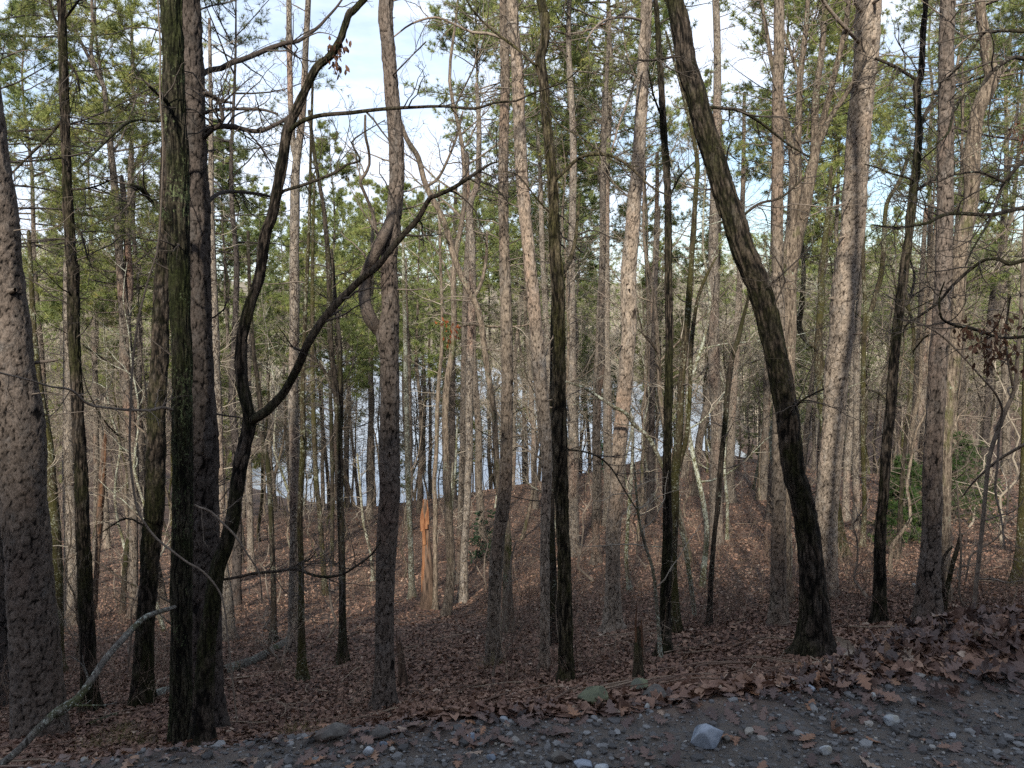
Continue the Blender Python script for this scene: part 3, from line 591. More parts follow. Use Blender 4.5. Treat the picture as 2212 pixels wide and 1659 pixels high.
e, P_, r_, l_ = tree('hardwood_tree', 'big dark trunk leaning hard left over the slope, mossy at its foot', 'oak', 7.2,
 '1765,1436,68 1762,1383,56 1757,1297,50 1748,1195,46 1736,1110,46 1725,1060,44 1714,1026,44 1705,958,45 1697,890,46 1687,822,47 1673,753,47 1658,685,46 1638,617,45 1609,546,44 1589,478,44 1565,410,44 1544,341,43 1520,273,43 1503,205,42 1483,137,40 1473,68,38 1457,0,36',
 [('1466,118,7 1445,124,6 1425,128,5 1400,131,4 1377,130,3', 6.6), ('1600,470,6 1640,440,6 1690,425,5 1740,380,4', 7.6), ('1510,230,8 1560,235,7 1600,240,7 1650,270,6 1700,310,5 1750,340,4', 7.9),
  ('1700,905,6 1716,880,6 1740,860,4 1780,840,4', 6.6)],
 dict(trunk=(.2, 1.), tper=22, TL=.7, per=9, L=.9, lev=3), twm='twigdark', k=30, bark=('ridge', 0.026, 0.008))
tree('pine_tree', 'straight grey pine just left of the foot of the big leaning trunk', 'pine', 9.8,
 '1680,1388,30 1680,1229,29 1682,1093,27 1684,900,25 1683,750,23 1682,651,22 1680,566,21 1680,410,21 1680,205,20 1682,102,19 1682,0,18', [], dead, bark=('plate', 0.045, 0.0100))
tree('hardwood_tree', 'grey hardwood fanning into five tall stems behind the leaning trunk', 'tan', None,
 '1694,1306,28 1697,1100,26 1700,900,26 1705,753,26 1707,685,27 1707,583,32 1715,520,38 1722,460,24 1724,390,17 1724,307,15 1726,239,14 1728,171,13 1738,85,11 1745,0,9',
 ['1712,540,20 1714,460,17 1714,410,16 1711,341,15 1700,273,14 1686,210,12 1668,140,10 1655,60,8 1640,-20,7',
  '1722,510,26 1730,480,26 1738,444,26 1751,375,24 1760,330,20 1760,270,16 1762,205,14 1772,137,13 1779,68,12 1782,0,11',
  '1763,330,16 1775,273,14 1792,205,13 1809,137,12 1820,90,11 1830,34,10 1836,-20,8',
  '1765,320,13 1780,285,12 1792,256,11 1823,212,10 1840,184,9 1856,150,7 1880,100,6',
  '1726,165,8 1714,130,7 1693,68,6 1680,20,5'], dict(bare, trunk=(.6, 1.), per=10, L=1.4))
tree('hardwood_tree', 'crooked olive mossy tree with two upturned arms left of the broad pine', 'moss', None,
 '1814,1206,30 1812,1170,26 1805,1100,22 1790,1000,20 1779,890,19 1775,856,20 1769,788,20 1768,750,18 1769,719,15 1774,651,15 1774,583,14 1782,512,12 1790,440,9 1796,360,7',
 ['1767,760,15 1762,748,13 1748,740,12 1735,726,12 1726,705,12 1730,670,12 1734,634,11 1736,583,9 1732,520,7 1728,450,5', '1774,800,9 1790,770,8 1810,735,7'], few)
e, P_, r_, l_ = tree('pine_tree', 'broad straight pine with flaky tan bark right of the big leaning trunk', 'pinelit', 12.5,
 '1779,1276,44 1782,1229,43 1784,1127,44 1789,1060,44 1794,992,44 1799,924,44 1804,856,45 1811,788,45 1818,719,46 1823,651,46 1828,583,46 1840,512,47 1847,410,46 1854,307,46 1859,239,45 1866,171,45 1874,102,46 1878,0,48',
 [('1857,95,9 1847,82,9 1830,65,9 1806,38,8 1779,3,7 1765,-30,5', 11.5), ('1862,28,8 1850,12,7 1838,-10,6', 12), ('1846,420,3 1820,440,3 1790,450,3 1740,470,2', 11.)],
 dict(trunk=(.3, .95), tper=20, TL=.8, lev=2, per=6, L=.8), k=28, bark=('plate', 0.055, 0.0137))
tree('hardwood_tree', 'slim mossy tree with rising right limb just beyond the broad pine', 'moss', None,
 '1862,1180,12 1867,1095,10 1864,958,10 1864,856,10 1866,719,10 1869,651,9 1864,549,8 1868,400,7 1872,250,5',
 ['1866,720,8 1875,690,10 1885,661,11 1893,630,11 1902,600,11 1908,549,10 1915,444,9 1943,392,8 1966,328,7'], few)
tree('pine_tree', 'narrow pale tan pine tight against the right side of the broad pine', 'pinelit', None,
 '1849,1145,15 1849,992,14 1850,900,13 1851,753,13 1856,600,12 1862,450,10 1866,300,8', [], dead)
e, P_, r_, l_ = tree('hardwood_tree', 'crooked black hardwood with zigzag top between the two right pines', 'oak', 9.3,
 '1900,1378,27 1900,1229,23 1903,1127,22 1907,1095,20 1912,1026,20 1917,958,20 1924,890,19 1927,839,20 1932,770,19 1939,702,19 1946,634,19 1955,566,17 1963,512,16 1970,444,17 1978,375,15 1984,290,14 1982,239,12 1980,188,14 1990,154,11 1994,68,10 1999,0,8',
 [('1984,285,9 1987,273,9 2007,232,8 2024,213,7 2045,190,5', 9.8), ('1978,172,7 1960,160,7 1943,150,7 1919,137,6 1891,126,5', 9.2), ('1976,392,5 1966,386,5 1926,375,4 1898,363,4 1868,355,3', 9.), ('1968,420,7 1984,408,7 2003,396,7 2024,384,7 2050,370,5', 9.8),
  ('1950,660,7 1962,652,8 1972,620,6 1975,590,5 1965,560,4', 9.8), ('1918,870,4 1900,850,4 1870,840,3', 9.6)],
 dict(few, trunk=(.4, 1.), per=9), twm='twigdark', k=22, bark=('ridge', 0.02, 0.006))
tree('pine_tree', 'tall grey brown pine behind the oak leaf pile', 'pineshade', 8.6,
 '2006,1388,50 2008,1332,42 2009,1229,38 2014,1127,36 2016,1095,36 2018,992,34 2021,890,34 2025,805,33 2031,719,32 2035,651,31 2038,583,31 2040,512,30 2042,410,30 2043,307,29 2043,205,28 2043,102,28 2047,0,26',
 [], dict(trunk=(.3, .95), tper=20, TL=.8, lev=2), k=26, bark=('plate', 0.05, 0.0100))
tree('hardwood_tree', 'bulging tan trunk bending right, close behind the pine at the leaf pile', 'tan', 11.0,
 '2040,1312,24 2042,1200,22 2044,1060,21 2047,941,22 2052,873,25 2059,805,29 2065,719,27 2069,617,30 2071,566,34 2079,512,36 2093,461,30 2100,410,32 2100,341,35 2105,290,29 2113,239,28 2128,205,32 2143,165,30 2137,137,26 2127,68,22 2118,0,20',
 ['2140,180,8 2160,165,6 2190,160,5', '2052,950,6 2070,900,4 2090,880,3'], dict(few, trunk=(.5, 1.)), k=22)
tree('pine_tree', 'distant slanting pine seen under the hanging brown leaves', 'pine', 34.,
 '2114,1020,16 2118,1009,15 2127,924,15 2137,822,14 2147,719,13 2154,651,12 2161,566,12 2188,444,9 2202,307,7 2210,200,5', [], dead)
tree('pine_tree', 'distant upright pine between the leaf pile pine and hanging brown leaves', 'pine', 32.,
 '2077,1000,17 2077,822,15 2075,650,13 2080,500,10 2085,350,8', [], dead)
tree('hardwood_tree', 'mossy short trunk at the right edge on the brown slope', 'moss', 11.5,
 '2195,1298,22 2202,1195,17 2207,1100,15 2212,980,13 2216,800,12 2222,500,10 2226,0,7', [], few)
# tree standing just outside the right edge: only its boughs are seen
tree('hardwood_tree', 'dark boughs reaching in from a trunk beyond the right edge', 'oak', 5.8,
 '2262,1420,40 2262,1000,38 2258,800,36 2256,600,34 2262,400,32 2266,200,28 2270,0,24',
 [('2258,440,11 2212,449,10 2175,457,9 2150,463,9 2124,464,8 2090,462,8 2055,461,8 2028,468,8 2008,480,7 1987,485,6 1960,489,6 1936,491,5 1905,489,4 1885,485,3', 5.2),
  ('2262,130,10 2212,126,10 2190,124,9 2171,133,9 2155,145,8 2141,157,8 2124,181,7 2105,193,7 2086,205,6 2070,222,6 2059,239,6 2055,265,5 2048,287,5 2030,305,4 2007,324,3', 5.),
  ('2262,60,7 2212,68,7 2180,66,7 2150,68,6 2130,68,6 2110,90,6 2095,115,5 2070,145,5 2050,165,4 2030,180,3', 6.4),
  ('2258,720,8 2199,729,7 2158,729,6 2125,718,6 2096,709,6 2070,705,6 2052,699,6 2036,690,5 2031,678,5 2029,655,5 2031,634,4 2040,610,3', 5.4),
  ('2260,325,8 2212,348,8 2190,370,8 2168,392,8 2150,385,6 2125,375,5 2100,372,5 2060,378,4 2030,392,3', 5.5),
  ('2168,392,7 2155,430,6 2140,470,6 2124,500,5 2100,540,4 2085,575,3', 5.2),
  ('2256,555,9 2212,562,9 2180,570,9 2160,560,8 2130,560,7 2105,575,7 2075,600,7 2050,625,6 2030,650,6 1990,680,5 1955,705,4 1951,730,3', 6.3)],
 dict(per=9, L=.8, lev=3), twm='twigdark')
tree('sapling', 'sinuous dark sapling climbing at the right edge past the brown leaves', 'vine', 6.6,
 '2095,1420,9 2110,1250,9 2124,1120,9 2137,992,9 2158,924,9 2175,880,9 2192,839,8 2199,760,8 2205,685,8 2208,600,7 2215,450,6 2225,300,5',
 [('2190,845,6 2180,790,6 2172,740,5 2175,690,4 2183,640,4', 6.3), ('2150,930,6 2165,890,5 2150,850,5 2120,815,4 2080,770,4 2040,730,4 2000,705,3 1950,690,2', 6.), ('2158,935,5 2155,1000,5 2150,1060,5 2163,1120,4 2170,1180,3', 6.4)],
 dict(per=6, L=.6, lev=2, trunk=(.2, 1.), tper=10, TL=.6), twm='twig', cat='sapling', flare=.1, k=10)
tree('fallen_branch', 'long thin dead branch slanting up to the right edge over the slope', 'vine', 7.0,
 '2086,1066,3 2130,1016,4 2164,989,5 2212,961,7 2260,935,8 2300,900,9', (), dict(trunk=(0., .8), tper=8, TL=.4, lev=2), cat='branch', trunkname='main_stem', flare=0, k=10) if False else None

# thinner trees measured in the middle distance
for lab, mt, Y, s in [
 ('mossy pale trunk leaning left just right of the thickest pine', 'moss', None, '128,1452,22 126,1297,22 119,1161,23 113,1060,20 106,958,16 89,856,14 79,770,12 70,650,10 62,500,8'),
 ('wide pale pine trunk partly hidden by the straight dark mossy trunk', 'pinelit', None, '155,1352,28 154,1195,27 148,1000,25 147,890,22 146,750,20 146,600,17 148,450,13'),
 ('tan pine showing immediately right of the shaggy dark pine', 'pinelit', None, '493,1385,26 491,1297,24 480,1200,20 474,1127,17 478,1060,17 473,924,18 468,788,17 461,617,16 457,478,14 456,307,10 454,137,8 452,40,6'),
 ('reddish slim pine right of the forking tree foot', 'pinelit', None, '543,1235,15 541,1160,14 539,1093,14 537,950,12 538,800,10 541,650,8'),
 ('yellow mossed thin trunk left of the flared black foot', 'moss', None, '702,1286,13 695,1178,11 690,1103,11 682,1026,11 678,924,11 675,822,10 675,651,9 676,500,7 680,380,5'),
 ('thin dark trunk behind the yellow mossed thin trunk', 'oak', None, '716,1224,10 718,1144,9 717,1000,9 715,900,8 712,800,7'),
 ('pinkish narrow pine seen against the lake left of the looped pine', 'pinelit', None, '799,1122,13 799,1050,12 801,958,12 801,753,11 803,600,9 806,450,7'),
 ('grey narrow pine seen against the lake right of the looped pine', 'pine', None, '884,1150,13 886,1050,12 885,958,12 883,788,10 878,685,9 876,560,7'),
 ('narrow dark pine between the lichen blotched stem and the bright tan pine', 'pinedark', None, '980,1100,14 979,992,14 977,856,13 979,685,11 982,520,9 985,400,7'),
 ('very thin dark stem against the water above the orange snag', 'oak', None, '917,1060,8 917,1026,7 915,856,6 912,700,5'),
 ('bent pale lichen stem between the pinkish straight pine and mossy trio', 'pale', None, '1360,1276,9 1353,1212,8 1355,1160,8 1357,1127,8 1362,1060,8 1367,968,7 1366,900,6'),
 ('curved lichen sapling touching the left side of the mossy trio', 'pale', 8.6, '1430,1480,7 1426,1400,8 1421,1332,8 1411,1236,7 1394,1178,7 1380,1120,6 1374,1060,5 1370,1000,4'),
 ('black thin trunk low on the slope right of the crooked black hardwood', 'oak', None, '1939,1206,12 1943,1150,10 1945,1093,10 1950,1020,8 1960,900,7'),
 ('pair of pale thin stems behind the orange snag, left one', 'pale', None, '967,1262,5 968,1200,5 972,1120,5 975,1060,4 978,1000,4'),
 ('pair of pale thin stems behind the orange snag, right one', 'pale', None, '972,1279,6 975,1200,6 977,1093,5 984,1000,5 988,900,4'),
 ('thin leaning pale stem touching the left side of the looped pine', 'pale', None, '806,1258,8 801,1195,7 792,1160,7 784,1120,6 778,1050,5 772,980,4'),
 ('grey pine left of the paired trunks beyond the dark mossy trunk', 'pine', None, '205,1240,13 208,1115,12 208,958,12 205,788,11 200,650,9 196,500,7'),
 ('tall straight tan pine in the gap before the big leaning trunk', 'pinelit', None, '1577,1085,19 1578,1000,18 1583,880,17 1590,750,15 1597,640,14 1600,560,13 1604,450,11 1606,330,9 1608,200,7'),
 ('purplish pine left of the thin crooked black stem', 'pine', None, '1500,1070,16 1510,960,16 1530,860,15 1541,760,14 1546,660,13 1550,560,13 1552,470,12 1554,380,10 1556,250,8'),
 ('straight pine standing left of the mossy trio beyond the slope', 'pine', None, '1388,1100,18 1392,1000,17 1400,900,16 1406,800,15 1410,700,14 1414,600,12 1418,480,10 1420,330,8'),
 ('twin of the slope pine, thinner and darker, beside the mossy trio', 'pinedark', None, '1404,1130,15 1407,1000,14 1409,880,13 1410,760,11 1416,620,9 1424,450,7'),
 ('pale pine between the broad pine and the crooked black hardwood', 'pinelit', None, '1826,1125,15 1830,1000,15 1841,860,14 1846,740,13 1850,650,12'),
 ('slim brown pine seen over the leaf pile left of its grey brown pine', 'pine', None, '1971,1085,14 1975,960,13 1980,830,12 1987,700,11 1993,580,10 2000,450,8'),
 ('leaning grey trunk low behind the thick mossy base near the broad pine', 'tan', None, '1640,1080,13 1645,1000,12 1655,900,12 1660,800,11 1662,700,10 1664,600,8'),
 ]:
    kd = 'pine_tree' if 'pine' in mt else 'hardwood_tree'
    tree(kd, lab, mt, Y, s, [], dead if kd == 'pine_tree' else few, k=12, twm='twigpale' if mt in ('pale', 'pinelit') else 'twig')
tree('sapling', 'forked low dead sapling against the foot of the leaf pile pine', 'oak', 9.8, '2040,1333,13 2042,1290,11 2052,1245,10 2060,1212,10 2070,1180,9 2076,1155,8', ['2042,1300,8 2036,1260,8 2036,1215,7 2048,1190,6 2058,1182,5'], dict(trunk=(.4,1.), tper=5, TL=.4, lev=2), cat='sapling', k=10, flare=.1)
tree('sapling', 'curving grey sapling between leaf pile pine and right edge', 'vine', 9.2, '2124,1365,4 2106,1345,5 2089,1325,6 2072,1284,5 2074,1240,5 2076,1195,5 2072,1120,4 2066,1040,3', ['2086,1257,3 2091,1225,4 2096,1202,4 2117,1185,4 2151,1164,4 2171,1134,4 2176,1093,4 2180,1040,3'], dict(trunk=(.3,1.), tper=8, TL=.5, lev=2), cat='sapling', k=8, flare=.1)
tree('sapling', 'whippy grey sapling in front of the rugged grey pine', 'twig', 8.6, '1062,1478,5 1075,1410,5 1090,1340,4 1098,1270,4 1106,1200,4 1115,1170,3', ['1075,1410,4 1060,1370,3 1048,1340,2', '1070,1440,3 1095,1400,3 1110,1385,2'], dict(trunk=(.2,1.), tper=8, TL=.4, lev=2), cat='sapling', k=8, flare=.1)

# leaning pole
def pole(kind, label, cat, mat, s, Y0, Y1, part=None, tw=None, k=12, lump=.08):
    A = to3(parse(s), Y0, Y1); base = A[0, :3].copy()
    mb = MB(); P, r = shaft(mb, A, k, None, lump, 0, .06)
    if tw: spray(mb, [(P, r)], tw[0], tw[1], 2, t0=.1)
    return tag(link(kind, mb.mesh(kind, M[mat], origin=base), None, base), label, cat)
pole('leaning_pole', 'dead white lichened pole leaning left behind the mossy trio', 'dead tree', 'pale',
 '1501,1334,10 1490,1246,10 1476,1161,9 1462,1100,9 1440,1030,9 1404,951,9 1370,917,8 1353,893,8 1322,876,7 1268,842,6 1223,825,4', hit(1501, 1334)[1], hit(1501, 1334)[1]-1.5, tw=(6, .8))
pole('fallen_branch', 'long grey fallen limb propped from the ground up against the lichen covered trunk', 'branch', 'log',
 '-15,1668,18 0,1653,17 41,1618,16 85,1571,17 123,1536,17 150,1520,17 171,1506,16 201,1465,15 218,1437,15 239,1410,14 262,1385,14 280,1366,14 300,1345,12 317,1332,12 350,1320,10 379,1311,8', 5.6, 6.7, tw=(4, .4), lump=.12)
pole('vine', 'bare hanging vine looping down in front of the paired trunks', 'vine', 'vine',
 '340,-20,3.5 341,0,3.5 346,102,4 346,205,4 352,307,4 350,400,4 345,490,4 338,549,4 328,580,4 317,617,4 300,685,5 288,770,5 283,856,5 280,958,5 283,1010,5 287,1044,5 292,1080,5 300,1108,5 317,1137,5 340,1165,5 369,1188,5 405,1215,4.5 440,1236,4.5 478,1287,4 491,1366,4 502,1468,4 512,1560,3.5', 5.9, 5.9, k=8, lump=.05)
pole('vine', 'thin drooping vine crossing low in front of the shaggy pine', 'vine', 'vine',
 '420,1090,4 430,1096,5 455,1105,5 478,1127,5 505,1154,5 520,1175,4 536,1199,4 560,1240,3 566,1300,3', 6.1, 6.2, k=8, tw=(4, .4))
pole('fallen_branch', 'thin dead branch slanting up to the right edge above the brown slope', 'branch', 'vine',
 '2080,1072,3 2100,1045,4 2130,1016,5 2164,989,6 2212,961,7 2270,925,8', 7.2, 6.4, tw=(5, .4))
pole('broken_branch', 'long horizontal twiggy branch crossing low before the two left trunks', 'branch', 'vine',
 '-10,803,4 0,805,4 68,822,4 110,835,4 154,842,5 191,873,5 239,881,5 280,885,6 324,886,6 350,880,7 372,885,6', 5.4, 6.75, tw=(16, .55))
def log(label, s, k=16, mat='log', kind='fallen_log', lift=.5):
    pts = parse(s); A = []
    for x, y, wd in pts:
        p = hit(x, y+wd*.3); r = wd/2*(p@FWD)/F; A.append([p[0], p[1], p[2]+r*lift, r])
    A = np.array(A); base = A[0, :3].copy(); mb = MB(); shaft(mb, A, k, None, .1, 0, .08)
    cap = cr(A, .08)[0]
    tag(link(kind, mb.mesh(kind, M[mat], origin=base), None, base), label, 'log')
log('long grey mossy fallen log on the bank right of the paired trunks', '481,1452,22 520,1437,22 566,1417,20 600,1397,18 632,1376,14')
log('short dark rotten log beside the small black stump', '880,1467,6 905,1463,7 928,1460,6', 8, 'rot')
log('thin dark log beyond the flared black foot', '750,1377,9 774,1366,7', 8, 'rot')
log('dark curved log right of the big leaning trunk foot', '1789,1287,7 1810,1296,9 1842,1299,8', 8, 'rot')
log('long thin dark stick on the ground right of the broad pine', '1796,1217,4 1830,1213,4 1868,1210,3', 8, 'rot')
log('mossy dark log in leaves behind the fallen limb', '322,1505,22 345,1496,24 365,1489,22', 14, 'log')
log('short mossy log fragment in shade low at left behind the limb', '190,1568,14 230,1552,14 262,1540,9', 12, 'moss')
# snags and stumps
def snag(kind, label, x, ytop, ybase, w0, mat, mat2, splinters, Y=None, lean=0, k=16, cat='snag', profile=None):
    p = hit(x, ybase) if Y is None else ray(x, ybase)*Y
    Y = p[1]; g = float(zt(p[0], Y)); base = np.array([p[0], Y, g]); sc_ = (p@FWD)/F
    e = thing(kind, label, cat, base)
    hgt = (ybase-ytop)*sc_; r0 = w0/2*sc_
    prof = profile or [(0, 1.1), (.15, 1), (.5, .85), (.8, .6)]
    A = np.array([[base[0], Y, g-.3, r0*1.15]]+[[base[0]+lean*t*sc_, Y, g+hgt*t, r0*f] for t, f in prof])
    mb = MB(); shaft(mb, A, k, g, .16, .3, .05); link('trunk', mb.mesh('trunk', M[mat], origin=base), e)
    for t0, t1, off, rr in splinters:
        B = np.array([[base[0]+(lean*t0+off)*sc_, Y-r0*.5, g+hgt*t0, rr*sc_], [base[0]+(lean*(t0+t1)/2+off*1.15)*sc_, Y-r0*.35, g+hgt*(t0+t1)/2, rr*.75*sc_], [base[0]+(lean*t1+off*.9)*sc_, Y-.02, g+hgt*t1, rr*.18*sc_]])
        mb = MB(); shaft(mb, B, 7, None, .2, 0, .05); link('splinter', mb.mesh('splinter', M[mat2], origin=base), e)
snag('snag', 'splintered orange snag of split fresh wood, shaggy at its tip', 927, 1074, 1317, 29, 'rot', 'split',
 [(.05, .72, -6.9, 4.7), (.1, .95, -3.4, 4.3), (.2, .88, 1.1, 4.3), (.05, .60, 5.8, 4.9), (.0, .45, 9.2, 4.1), (.6, 1.0, -4.6, 4.6), (.74, .98, 1.1, 4.3), (.72, .92, -8.0, 4.1), (.78, .99, 4.6, 3.2), (.05, .5, -10.3, 3.5)], lean=-6,
 profile=[(0, 1.0), (.2, .95), (.4, .8), (.6, .55), (.78, .34), (.86, .5), (.94, .42), (1.0, .1)])
snag('snag', 'thin broken reddish snag leaning right beside the dark mossy trunk', 203, 926, 1334, 13, 'rot', 'splitdark',
 [(.6, 1.0, 1, 5), (.5, .86, -2, 3.5), (.75, .98, 4, 3), (.45, .7, 3, 3)], lean=42, profile=[(0, .9), (.25, .8), (.5, 1.0), (.75, 1.1), (.9, .7), (.97, .35)])
snag('stump', 'small black jagged stump right of the looped pine foot', 871, 1352, 1480, 16, 'rot', 'rot', [(.5, 1.0, -5, 2.8), (.4, .8, 3, 3), (.5, .9, 0, 2)], lean=-8, profile=[(0, 1.15), (.3, .95), (.6, .8), (.72, .5)], cat='stump')
snag('stump', 'mossy split stump with one tall spike by the gravel edge rocks', 1379, 1296, 1470, 19, 'moss', 'splitdark', [(.5, 1.0, -7, 3.2), (.45, .80, 4, 4), (.4, .72, 0, 3), (.3, .6, 6, 3)], lean=0, profile=[(0, 1.15), (.2, 1), (.45, .95), (.6, .75), (.68, .4)], cat='stump')
snag('stump', 'low rotten stump beyond the fallen log on the left bank', 600, 1420, 1448, 20, 'rot', 'rot', [(.3, 1.0, -4, 4), (.3, .8, 5, 4)], profile=[(0, 1.1), (.4, .9), (.7, .7)], cat='stump')

# ------------------------------------------------------------------ pines and bare trees of the slope: one of each shape, then copies
def needle_tufts(mb, C, D, n, ln, wd, spread=.95):
    """C (m,3) tuft centres, D (m,3) directions"""
    m = len(C); c = np.repeat(C, n, 0); d = np.repeat(nrm(D), n, 0)
    d = nrm(d+spread*rng.standard_normal((m*n, 3))); L = ln*rng.uniform(.7, 1.2, (m*n, 1))
    side = nrm(np.cross(d, rng.standard_normal((m*n, 3))))*wd*.5
    V = np.stack([c-side, c+side, c+d*L], 1).reshape(-1, 3)
    f = np.arange(m*n*3).reshape(-1, 3); a = np.repeat(np.repeat(np.clip(rng.normal(.45, .2, m), 0, 1), n)+rng.normal(0, .08, m*n), 3)
    mb.add(V, f, np.clip(a, 0, 1))
def pine_shape(Hh, cs, r0, spread, nl, thick=1., nper=17, ndead=22, needle=.18, nw=.019):
    tr = MB(); cr_ = MB(); n = 15
    z = np.linspace(-.8, Hh, n); bend = np.cumsum(rng.normal(0, .10, (n, 2)), 0)*.6; bend -= bend[0]
    P = np.stack([bend[:, 0], bend[:, 1], z], 1); rr = r0*(1-.93*np.clip(z/Hh, 0, 1)**1.15)
    shaft(tr, np.hstack([P, rr[:, None]]), 12, 0., .06, .35, .6)
    def at(h): return np.array([np.interp(h, z, P[:, 0]), np.interp(h, z, P[:, 1]), h])
    t = np.sort(rng.uniform(0, 1, nl)); h = Hh*(cs+(1-cs)*t)*.995; az = rng.uniform(0, 6.28, nl)
    L = spread*(.35+.65*np.sin(np.clip(t*.85+.22, 0, 1)*math.pi))*rng.uniform(.55, 1.15, nl); L[t > .9] *= .7
    S = np.array([at(q) for q in h]); upk = np.where(t > .6, .6, .15)+rng.normal(0, .12, nl)
    D = np.stack([np.cos(az), np.sin(az), upk], 1)
    P1, R1 = grow(S, D, L, np.maximum(.014, r0*.22*(L/spread)), 7, .09, .05, .3); tubes(tr, P1, R1, 4)
    S, D, L2, r2 = spawn(P1, R1, 6, .25, 1., 50, .5, .5, L, .4); P2, R2 = grow(S, D, L2, np.minimum(r2, .014), 5, .14, .06, .4); tubes(tr, P2, R2, 3)
    S, D, L3, r3 = spawn(P2, R2, 3, .2, 1., 45, .6, .6, L2, .3); P3, R3 = grow(S, D, L3, np.minimum(r3, .007), 4, .15, .08, .5); tubes(tr, P3, R3, 3)
    for Pk in (P1, P2, P3):
        needle_tufts(cr_, Pk[:, -1], Pk[:, -1]-Pk[:, -2]+np.array([0, 0, .03]), nper, needle, nw)
    needle_tufts(cr_, P3[:, 1], P3[:, 2]-P3[:, 1], nper, needle, nw)
    needle_tufts(cr_, P2[:, 2], P2[:, 2]-P2[:, 1], nper, needle, nw)
    # dead limbs below the crown
    hd = rng.uniform(.28, cs+.1, ndead)*Hh; az = rng.uniform(0, 6.28, ndead); S = np.array([at(q) for q in hd])
    D = np.stack([np.cos(az), np.sin(az), rng.normal(.05, .2, ndead)], 1); L = rng.uniform(.5, 2.1, ndead)
    P1, R1 = grow(S, D, L, np.full(ndead, .013), 6, .16, -.01, .3); tubes(tr, P1, R1, 4)
    S, D, L2, r2 = spawn(P1, R1, 4, .3, 1., 45, .5, .5, L); P2, R2 = grow(S, D, L2, np.minimum(r2, .006), 5, .25, 0, .4); tubes(tr, P2, R2, 3)
    return tr, cr_
def bare_shape(Hh, r0, fork, nl, per2=6, per3=4, per4=3, wig=.14, updir=.55, tk=1.0):
    tr = MB(); cw = MB(); n = 13; z = np.linspace(-.6, Hh, n); b = np.cumsum(rng.normal(0, .16, (n, 2)), 0)*.7; b -= b[0]
    P = np.stack([b[:, 0], b[:, 1], z], 1); rr = r0*(1-.9*np.clip(z/Hh, 0, 1))
    shaft(tr, np.hstack([P, rr[:, None]]), 10, 0., .09, .35, .5)
    t = rng.uniform(fork, .98, nl); i = t*(n-1); k = np.minimum(i.astype(int), n-2); f = (i-k)[:, None]
    S = P[k]*(1-f)+P[k+1]*f; az = rng.uniform(0, 6.28, nl); D = np.stack([np.cos(az), np.sin(az), updir+rng.normal(0, .3, nl)], 1)
    L = Hh*.34*(1.25-t)*rng.uniform(.6, 1.3, nl)
    P1, R1 = grow(S, D, L, np.maximum(.012, rr[k]*.5), 8, wig, .07, .25); tubes(tr, P1, R1, 5)
    S, D, L2, r2 = spawn(P1, R1, per2, .2, 1., 45, .55, .55, L); P2, R2 = grow(S, D, L2, r2, 6, wig*1.3, .05, .35); tubes(cw, P2, R2, 3)
    S, D, L3, r3 = spawn(P2, R2, per3, .2, 1., 45, .6, .6, L2); P3, R3 = grow(S, D, L3, np.minimum(r3*tk, .006*tk), 5, wig*1.5, .04, .4); tubes(cw, P3, R3, 3)
    S, D, L4, r4 = spawn(P3, R3, per4, .2, 1., 40, .6, .7, L3); P4, R4 = grow(S, D, L4, np.minimum(r4*tk, .004*tk), 4, wig*1.6, .03, .5); tubes(cw, P4, R4, 3)
    return tr, cw
PINES = []
for q, (Hh, cs, r0, sp, nl, mt) in enumerate([(21, .50, .15, 2.6, 62, 'pinelit'), (18, .45, .12, 2.3, 56, 'pine'), (23, .58, .16, 2.9, 56, 'pinelit'), (15, .35, .10, 2.1, 58, 'pine'), (19, .62, .13, 2.3, 44, 'pine'), (12, .2, .08, 2.0, 60, 'pine'), (20, .40, .14, 3.0, 66, 'pinedark')]):
    a, b = pine_shape(Hh, cs, r0, sp, nl)
    PINES.append((a.mesh('pine_trunk', M[mt]), b.mesh('pine_crown', M['needle']), Hh))
BARES = []
for q, (Hh, r0, fk, nl, mt, tm) in enumerate([(15, .10, .4, 18, 'tan', 'twigpale'), (12, .07, .3, 16, 'oak', 'twig'), (17, .12, .45, 20, 'tan', 'twigpale'), (10, .055, .25, 15, 'pale', 'twigpale'), (13, .09, .35, 18, 'moss', 'twig'), (14, .08, .3, 22, 'tan', 'twigpale')]):
    a, b = bare_shape(Hh, r0, fk, nl); BARES.append((a.mesh('bare_trunk', M[mt]), b.mesh('bare_crown', M[tm]), Hh))
FARB = []
for q, (Hh, r0, fk, nl, mt, tm) in enumerate([(15, .085, .3, 20, 'tan', 'twigpale'), (12, .06, .22, 18, 'oak', 'twig'), (16, .10, .35, 22, 'tan', 'twigpale'), (10, .05, .18, 18, 'tan', 'twig'), (13, .07, .25, 20, 'moss', 'twig'), (14, .07, .2, 24, 'tan', 'twigpale')]):
    a, b = bare_shape(Hh, r0, fk, nl, 7, 4, 3, tk=2.2); FARB.append((a.mesh('bare_trunk', M[mt]), b.mesh('bare_crown', M[tm]), Hh))
SAPS = []
for q, (Hh, mt, tm) in enumerate([(4.2, 'twigpale', 'twigpale'), (3., 'twig', 'twig'), (5.5, 'tan', 'twig'), (2.2, 'twig', 'twigpale')]):
    a, b = bare_shape(Hh, .018+.003*Hh, .2, 10, 4, 3, 2, .2, .7); SAPS.append((a.mesh('sapling_stem', M[mt]), b.mesh('sapling_crown', M[tm]), Hh))
def place(kind, proto, x, y, s, rz, tilt, group, crownmat=None):
    e = link(kind, None, None, (x, y, float(zt(x, y)))); e.rotation_euler = (tilt[0], tilt[1], rz); e.scale = (s, s, s)
    link('trunk', proto[0], e); link('crown', proto[1], e)
    tag(e, None, {'pine_tree': 'pine tree', 'bare_tree': 'bare tree', 'sapling': 'sapling'}[kind], group); return e
placed = []
hero_xy = []
